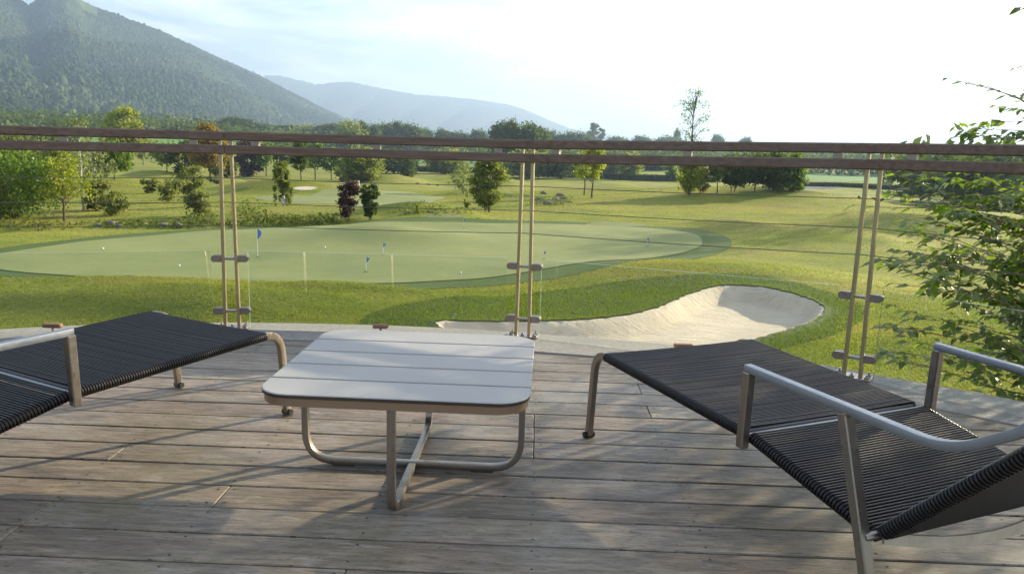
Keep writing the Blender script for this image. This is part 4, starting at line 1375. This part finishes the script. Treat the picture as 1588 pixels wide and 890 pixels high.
# ------------------------------------------------------------------ mountains
def skyline(pts, u):
    P = np.array(pts, float); return np.interp(u, P[:, 0], P[:, 1])
def mountain_mat(name, ca, cb, meadow=(.16, .19, .05), sc=.02):
    m, nt, b, o = mat(name)
    t = nt.nodes.new('ShaderNodeTexCoord').outputs['Object']
    n1 = noise(nt, sc, 8, .7, t)
    n2 = noise(nt, sc * 7, 6, .75, t)
    c = ramp(nt, n1, [(.35, ca), (.65, cb)])
    c = mixc(nt, .8, c, ramp(nt, n2, [(.35, (.35, .4, .4)), (.5, (1, 1, 1)), (.66, (1.7, 1.65, 1.4))]), 'MULTIPLY')
    c = mixc(nt, attr(nt), c, meadow)
    nt.links.new(c, b.inputs['Base Color']); b.inputs['Roughness'].default_value = 1
    b.inputs['Specular IOR Level'].default_value = .05
    bump(nt, b, n2, 1.0, 6)
    return m
SK1 = [(-500, -120), (-200, -60), (-60, -25), (10, -10), (30, -2), (44, 8), (56, 0), (75, -22), (100, -30), (120, -14), (128, 2), (150, 12), (180, 22), (250, 48), (300, 71), (350, 94), (400, 116), (450, 142), (500, 168), (540, 186), (575, 194), (640, 203), (760, 210)]
def mountain():
    us = np.arange(-520, 760, 3.0); nt_ = 150
    tt = np.linspace(0, 1.25, nt_)
    rows = []; 
    Dr = np.interp(us, [-520, 0, 300, 560, 760], [1500, 1750, 1900, 2400, 2900])
    D0 = np.interp(us, [-520, 0, 300, 560, 760], [640, 700, 900, 1500, 2300])
    V = np.zeros((len(us), nt_, 3)); A = np.zeros((len(us), nt_))
    rs = np.random.RandomState(2)
    for i, u in enumerate(us):
        d = ray(u, skyline(SK1, u)); hd = math.hypot(d[0], d[1]); dx, dy = d[0] / hd, d[1] / hd
        zr = CAM_H + d[2] / hd * Dr[i]
        for j, t in enumerate(tt):
            D = D0[i] + (Dr[i] - D0[i]) * t
            x, y = dx * D, dy * D
            if t <= 1: f = t ** 1.35
            else: f = 1 - (t - 1) * 1.6
            V[i, j] = (x, y, 0); A[i, j] = f
    X, Y = V[..., 0], V[..., 1]
    z0 = h_fn(X[:, :1], Y[:, :1])
    ZR = np.array([CAM_H + (lambda d: d[2] / math.hypot(d[0], d[1]))(ray(u, skyline(SK1, u))) for u in us]) 
    ZR = (ZR - CAM_H) * Dr + CAM_H
    Z = z0 + (ZR[:, None] - z0) * A
    T = np.tile(tt, (len(us), 1)); U = np.tile(us[:, None], (1, nt_))
    mask = smooth(.06, .5, T) * smooth(1.02, .75, T)
    # spurs and gullies running down the slope
    s_ = (X * .75 - Y * .1)
    g = np.abs(np.sin(s_ * .0105 + 1.2 * np.sin(T * 4 + s_ * .003))) + .5 * np.abs(np.sin(s_ * .027 + 2 * T + 1))
    Z = Z + mask * (g - .8) * 30 * smooth(0, 300, ZR[:, None] - z0 + 120)
    Z = Z + mask * 5 * fbm(X, Y, .02, 4)
    Z = Z + (T > .6) * rs.normal(0, .9, Z.shape)
    Z[:, 0] -= 3; 
    me_ = np.zeros(Z.shape)
    # meadows: grassy summit, and pale fields low on the slope
    sv = 445 - 0 * Z
    me_ = np.where((U > 96) & (U < 152) & (T > .90) & (fbm(X, Y, .02, 3) > -.3), .42, me_)
    me_ = np.where((U > 318) & (U < 425) & (T > .015) & (T < .115), .95, me_)
    me_ = np.where((U > 120) & (U < 250) & (T > .93) & (fbm(X, Y, .03, 3) > .5), .4, me_)
    V = np.stack([X, Y, Z], -1).reshape(-1, 3)
    n0, n1 = X.shape
    i, j = np.meshgrid(np.arange(n0 - 1), np.arange(n1 - 1), indexing='ij')
    F = np.stack([i * n1 + j, (i + 1) * n1 + j, (i + 1) * n1 + j + 1, i * n1 + j + 1], -1).reshape(-1, 4)
    o = np_mesh('mountain', V, F, mountain_mat('mountain_forest', (.030, .050, .022), (.060, .082, .032)), attr=me_.ravel(), attr_domain='POINT', smooth=True)
    tag(o, kind='structure')
    # forest on the slope: thousands of small crowns, one object
    rng = np.random.default_rng(21); n = 120000
    fi = rng.uniform(0, n0 - 1.01, n); tj = rng.uniform(0, 1, n) ** 1.15 * (n1 / 1.25 - 2)
    i0 = fi.astype(int); j0 = tj.astype(int); fa = (fi - i0)[:, None]; fb = (tj - j0)[:, None]
    G = V.reshape(n0, n1, 3)
    P = (G[i0, j0] * (1 - fa) + G[i0 + 1, j0] * fa) * (1 - fb) + (G[i0, j0 + 1] * (1 - fa) + G[i0 + 1, j0 + 1] * fa) * fb
    ok = (me_[i0, j0] < .3) & (rng.uniform(0, 1, n) < np.clip(.72 + .9 * fbm(P[:, 0], P[:, 1], .012, 4), .04, 1))
    P = P[ok]; n = len(P)
    # base crown: squashed 5-sided double pyramid, jittered
    ang = np.linspace(0, 2 * math.pi, 5, endpoint=False)
    ring1 = np.stack([np.cos(ang) * .36, np.sin(ang) * .36, np.full(5, .74)], 1); ring2 = np.stack([np.cos(ang + .6) * .5, np.sin(ang + .6) * .5, np.full(5, .25)], 1)
    B = np.vstack([[[0, 0, 1.0]], ring1, ring2])
    Fb = [(0, 1 + k, 1 + (k + 1) % 5) for k in range(5)] + [(1 + k, 6 + k, 1 + (k + 1) % 5) for k in range(5)] + [(1 + (k + 1) % 5, 6 + k, 6 + (k + 1) % 5) for k in range(5)]
    Fb = np.array(Fb)
    tq = np.clip(tj[ok] / (n1 / 1.25), 0, 1); sz = (.76 - .44 * tq ** .6) * rng.lognormal(0, .28, n); hgt = (sz * rng.uniform(6.5, 10, n))[:, None, None]; wd = (sz * rng.uniform(5.5, 9, n))[:, None, None]
    J = B[None] * (1 + rng.normal(0, .16, (n, 11, 1))) + rng.normal(0, .07, (n, 11, 3))
    th = rng.uniform(0, 6.28, n)[:, None]; J[..., 0], J[..., 1] = J[..., 0] * np.cos(th) - J[..., 1] * np.sin(th), J[..., 0] * np.sin(th) + J[..., 1] * np.cos(th)
    VV = np.concatenate([J[..., :2] * wd, J[..., 2:] * hgt], -1) + P[:, None] + np.array([0, 0, -1.0])
    FF = (Fb[None] + (np.arange(n) * 11)[:, None, None]).reshape(-1, 3)
    at = np.repeat(np.clip(rng.normal(.38, .22, n) + .38 * fbm(P[:, 0], P[:, 1], .011, 4), 0, 1), len(Fb))
    m = leaf_mat('forest_crown', (.024, .042, .018), (.055, .080, .028), (.095, .115, .04), trans=.12, gloss=.02)
    o = np_mesh('mountain_forest', VV.reshape(-1, 3), FF, m, attr=at); tag(o, kind='stuff')
    return B, Fb
B_, Fb_ = mountain()

SK2 = [(280, 190), (340, 150), (400, 124), (412, 117), (432, 117), (450, 121), (470, 126), (490, 131), (515, 128), (545, 127), (565, 131), (590, 137), (640, 146), (690, 150), (740, 154), (790, 163), (815, 170), (830, 177), (860, 190), (885, 200), (905, 207), (960, 217), (1010, 224)]
SK3 = [(780, 208), (850, 203), (895, 201), (925, 203), (950, 209), (985, 217), (1060, 223), (1150, 228)]
def ridge(name, SK, D, seed, col=((.035, .05, .03), (.06, .075, .04))):
    us = np.arange(SK[0][0], SK[-1][0] + 1, 3.0); n1 = 60; tt = np.linspace(0, 1.2, n1)
    V = np.zeros((len(us), n1, 3)); rs = np.random.RandomState(seed)
    for i, u in enumerate(us):
        d = ray(u, skyline(SK, u)); hd = math.hypot(d[0], d[1])
        zr = CAM_H + d[2] / hd * D
        for j, t in enumerate(tt):
            Dd = D * (.62 + .38 * t); f = t ** 1.4 if t <= 1 else 1 - (t - 1) * 1.5
            x, y = d[0] / hd * Dd, d[1] / hd * Dd
            sp = 22 * math.sin(math.pi * min(t, 1)) * (abs(math.sin(u * .045 + 1.1 * math.sin(t * 5) + seed)) - .5)
            V[i, j] = (x, y, -14 + (zr + 14) * f + sp * (D / 4000) + (rs.normal(0, 2.0) if t < 1.05 else 0) * t)
    n0 = len(us)
    i, j = np.meshgrid(np.arange(n0 - 1), np.arange(n1 - 1), indexing='ij')
    F = np.stack([i * n1 + j, (i + 1) * n1 + j, (i + 1) * n1 + j + 1, i * n1 + j + 1], -1).reshape(-1, 4)
    o = np_mesh(name, V.reshape(-1, 3), F, mountain_mat(name + '_slope', col[0], col[1], sc=.006), attr=np.zeros(n0 * n1), attr_domain='POINT', smooth=True)
    tag(o, kind='structure')
ridge('far_mountain', SK2, 4600, 3)
ridge('farther_mountain', SK3, 6500, 8)

# woods on the plain, one mass each side
def woods(name, bands, seed):
    rng = np.random.default_rng(seed); PP = []
    for (u0, u1, D0, D1, n) in bands:
        u = rng.uniform(u0, u1, n); D = rng.uniform(D0, D1, n)
        az = np.arctan((u - 794) / FPX)
        x, y = D * np.sin(az), D * np.cos(az)
        PP.append(np.column_stack([x, y, h_fn(x, y)]))
    P = np.concatenate(PP); n = len(P)
    nl = 46
    C = P[:, None, :] + rng.normal(size=(n, nl, 3)) * np.array([2.6, 2.6, 1.7]) * rng.uniform(.6, 1.1, (n, 1, 1)) + np.array([0, 0, 3.6])
    D = np.hypot(C[..., 0], C[..., 1]).ravel()
    V, F = leaf_cards(C.reshape(-1, 3), np.maximum(.9, D * .0028), rng)
    at = np.clip(np.repeat(rng.uniform(.1, .9, n), nl) + rng.normal(0, .12, n * nl), 0, 1)
    o = np_mesh(name, V, F, LM['far'], attr=at); tag(o, kind='stuff')
woods('far_woods', [(-100, 520, 330, 420, 220), (480, 1120, 480, 640, 420), (700, 1700, 520, 800, 700), (1150, 1700, 260, 330, 260), (1400, 1700, 90, 130, 60), (720, 1260, 260, 330, 180)], 31)

# ------------------------------------------------------------------ big leaved tree beyond the glass at the right
def leaf_shapes(base, dirs, nrm, L_, rng):
    """folded, curved leaf: base, left, tip, right with a lowered midrib; 4 triangles"""
    n = len(base); t = dirs / np.linalg.norm(dirs, axis=1)[:, None]
    s_ = np.cross(nrm, t); s_ /= np.linalg.norm(s_, axis=1)[:, None] + 1e-9
    u = np.cross(t, s_)
    L_ = L_[:, None]; w = L_ * rng.uniform(.20, .27, (n, 1))
    fold = w * rng.uniform(.2, .6, (n, 1)); dr = L_ * rng.uniform(.05, .22, (n, 1))
    st = base + t * L_ * .10
    a = st + t * L_ * .30 + s_ * w + u * (fold - dr * .1); b = st + t * L_ * .30 - s_ * w + u * (fold - dr * .1)
    a2 = st + t * L_ * .62 + s_ * w * .72 + u * (fold * .6 - dr * .5); b2 = st + t * L_ * .62 - s_ * w * .72 + u * (fold * .6 - dr * .5)
    m1 = st + t * L_ * .32; m2 = st + t * L_ * .64 - u * dr * .45; tip = st + t * L_ - u * dr
    V = np.stack([st, a, a2, tip, b2, b, m1, m2], 1).reshape(-1, 3)
    q = np.array([(0, 1, 6), (1, 2, 7), (1, 7, 6), (2, 3, 7), (0, 6, 5), (5, 7, 4), (5, 6, 7), (4, 7, 3)])
    F = (q[None] + (np.arange(n) * 8)[:, None, None]).reshape(-1, 3)
    return V, F
def at_depth(u, v, y):
    d = ray(u, v); k = y / d[1]; return Vector((d[0] * k, y, CAM_H + d[2] * k))
def big_tree():
    rng = np.random.default_rng(4); rp = random.Random(4)
    T0 = Vector((4.1, 5.0, hp(4.1, 5.0)))
    root = empty('leafy_tree', tuple(T0)); tag(root, 'broad leaved tree growing beyond the glass at the right, its branches reaching over the handrail', 'tree')
    mb = MB(); bases, dirs, nrms, lens = [], [], [], []
    stems = []
    for k in range(5):
        a = k * 1.3 + .4; top = T0 + Vector((.55 * math.cos(a), .5 * math.sin(a), rp.uniform(3.2, 5.2)))
        pts = [T0 + Vector((.06 * math.cos(a), .06 * math.sin(a), -.2))]
        for q in (.2, .4, .6, .8, 1): pts.append(pts[0].lerp(top, q) + Vector((rp.gauss(0, .05), rp.gauss(0, .05), 0)))
        mb.tube([p - T0 for p in pts], [.05, .042, .034, .026, .017, .008], 7); stems.append(pts)
    def twig(S0, T1, r, nl, droop, side=True, ll=.085):
        arch = Vector((0, 0, droop)); n = 9; pts = []
        for i in range(n):
            t = i / (n - 1); pts.append(S0.lerp(T1, t) + arch * 4 * t * (1 - t) + Vector((rp.gauss(0, .008), rp.gauss(0, .008), rp.gauss(0, .008))))
        pts[-1] = T1
        mb.tube([p - T0 for p in pts], [r * (1 - .8 * i / (n - 1)) for i in range(n)], 5, caps=False)
        Ln = (T1 - S0).length
        for k in range(nl):
            t = 1 - .72 * (k + .2) / nl if side else 1 - .92 * (k + .1) / nl
            i = min(int(t * (n - 1)), n - 2); f = t * (n - 1) - i
            p = pts[i].lerp(pts[i + 1], f); d = (pts[i + 1] - pts[i]).normalized()
            sd_ = d.cross(Vector((0, 0, 1))).normalized() * (1 if k % 2 else -1)
            dr = (d * rp.uniform(.3, .9) + sd_ * rp.uniform(.5, 1.0) + Vector((0, 0, rp.uniform(-.55, .05))))
            if k == 0: dr = d + Vector((0, 0, -.3))
            bases.append((p - T0)[:]); dirs.append(dr[:]); nrms.append((Vector((rp.gauss(0, .25), rp.gauss(0, .25), 1)))[:]); lens.append(ll * rp.uniform(.65, 1.2))
        return pts
    def branch(tip, nleaf=14, ll=.085, sidetw=5, droop=.06):
        st = rp.choice(stems); 
        zt = tip.z - (rp.uniform(.15, .7) if tip.z < 1.0 else rp.uniform(-.12, .08))
        zr = min(max((zt - T0.z) / (st[-1].z - T0.z), .12), .92) * 5
        i = min(int(zr), 4); S0 = st[i].lerp(st[i + 1], zr - i)
        pts = twig(S0, tip, .0075, nleaf, droop, True, ll)
        for q in range(sidetw):
            t = rp.uniform(.35, .93); i = min(int(t * 8), 7); p = pts[i].lerp(pts[i + 1], t * 8 - i)
            d = (pts[i + 1] - pts[i]).normalized(); s_ = d.cross(Vector((0, 0, 1))).normalized() * rp.choice((-1, 1))
            e = p + (d * rp.uniform(.5, 1) + s_ * rp.uniform(.3, .9) + Vector((0, 0, rp.uniform(-.22, .16)))).normalized() * rp.uniform(.14, .38)
            twig(p, e, .0028, rp.randint(8, 12), .01, False, ll)
    # reaching tips seen in front of the lawn, rail and sky
    tips = [(1322, 318, 4.9, 3), (1386, 270, 4.9, 4), (1405, 262, 5.0, 4), (1410, 340, 4.8, 4), (1376, 410, 4.3, 3), (1398, 404, 4.3, 3), (1430, 392, 4.5, 3), (1430, 452, 4.6, 5), (1408, 494, 4.9, 5), (1368, 505, 5.0, 3), (1372, 545, 4.9, 4), (1395, 560, 4.7, 5),
            (1400, 520, 5.0, 5), (1466, 121, 4.6, 1), (1500, 128, 4.7, 1), (1478, 212, 4.9, 2), (1500, 205, 5.0, 2), (1530, 190, 5.2, 2), (1545, 216, 5.1, 1), (1568, 168, 5.2, 1), (1580, 12, 4.4, 0), (1565, 214, 5.0, 1), (1575, 105, 4.9, 1), (1420, 360, 5.1, 4), (1445, 330, 4.7, 5), (1440, 300, 5.0, 5), (1440, 420, 4.9, 4)]
    for (u, v, y, sdt) in tips:
        branch(at_depth(u, v, y), 11 if v > 235 else 9, .085 if v > 235 else .075, sdt, .05)
    for k in range(66):
        u = 1650 - 270 * rp.random() ** 1.25; v = rp.uniform(262, 610)
        if v > 565 and u < 1450: continue
        branch(at_depth(u, v, rp.uniform(4.4, 5.7)), 13, rp.uniform(.068, .10), 5, .04)
    # the side that is out of the photograph, to the right and above
    for k in range(70):
        u = rp.uniform(1800, 2600); v = rp.uniform(-420, 620)
        branch(at_depth(u, v, rp.uniform(3.9, 6.3)), 12, .09, 5, .06)
    mb.build('trunk', M_TWIG, root, True, 80)
    V, F = leaf_shapes(np.array(bases), np.array(dirs), np.array(nrms), np.array(lens), rng)
    at = np.repeat(np.clip(rng.beta(1.6, 2.4, len(bases)), 0, 1), 8)
    np_mesh('crown', V, F, LM['near'], root, attr=at)
big_tree()

# trees standing off to the right, between the sun and the terrace
def side_trees():
    spec = [((9.4, 7.6), 7.6, 4.6, 'tall garden tree standing right of the terrace, between it and the low sun', 36, 1050, .10),
            ((13.5, 9.6), 9.2, 5.0, 'second tall garden tree farther right of the terrace', 34, 950, .11),
            ((8.2, 4.3), 6.4, 3.0, 'slim garden tree beside the right end of the terrace', 14, 320, .09),
            ((35.5, 50.0), 13.0, 7.0, 'rounded lawn tree standing to the right of the course, out beyond the bunker', 60, 6000, .16),
            ((76, 99), 27.0, 9.0, 'rounded lawn tree farthest right on the course', 60, 6000, .16)]
    for k, (xy, H, Wd, lab, nc, nl, lf) in enumerate(spec):
        root = empty('garden_tree', (xy[0], xy[1], hp(*xy))); tag(root, lab, 'tree')
        tree_mesh(np.random.default_rng(900 + k), H, Wd, bot=.30, nclump=nc, nleaf=nl, leaf=lf, shape='round', mat_leaf='green', parent=root, spread=.10)
side_trees()

# ------------------------------------------------------------------ air
def haze():
    mb = MB(); mb.box((0, 0, 190), (15200, 15200, 480))
    m = bpy.data.materials.new('haze'); m.use_nodes = True; nt = m.node_tree
    for n in list(nt.nodes): nt.nodes.remove(n)
    o = nt.nodes.new('ShaderNodeOutputMaterial'); v = nt.nodes.new('ShaderNodeVolumePrincipled')
    v.inputs['Color'].default_value = (.50, .69, .98, 1); v.inputs['Density'].default_value = 3.4e-4; v.inputs['Anisotropy'].default_value = .35
    nt.links.new(v.outputs[0], o.inputs['Volume'])
    h = mb.build('haze', m); tag(h, kind='stuff')
haze()
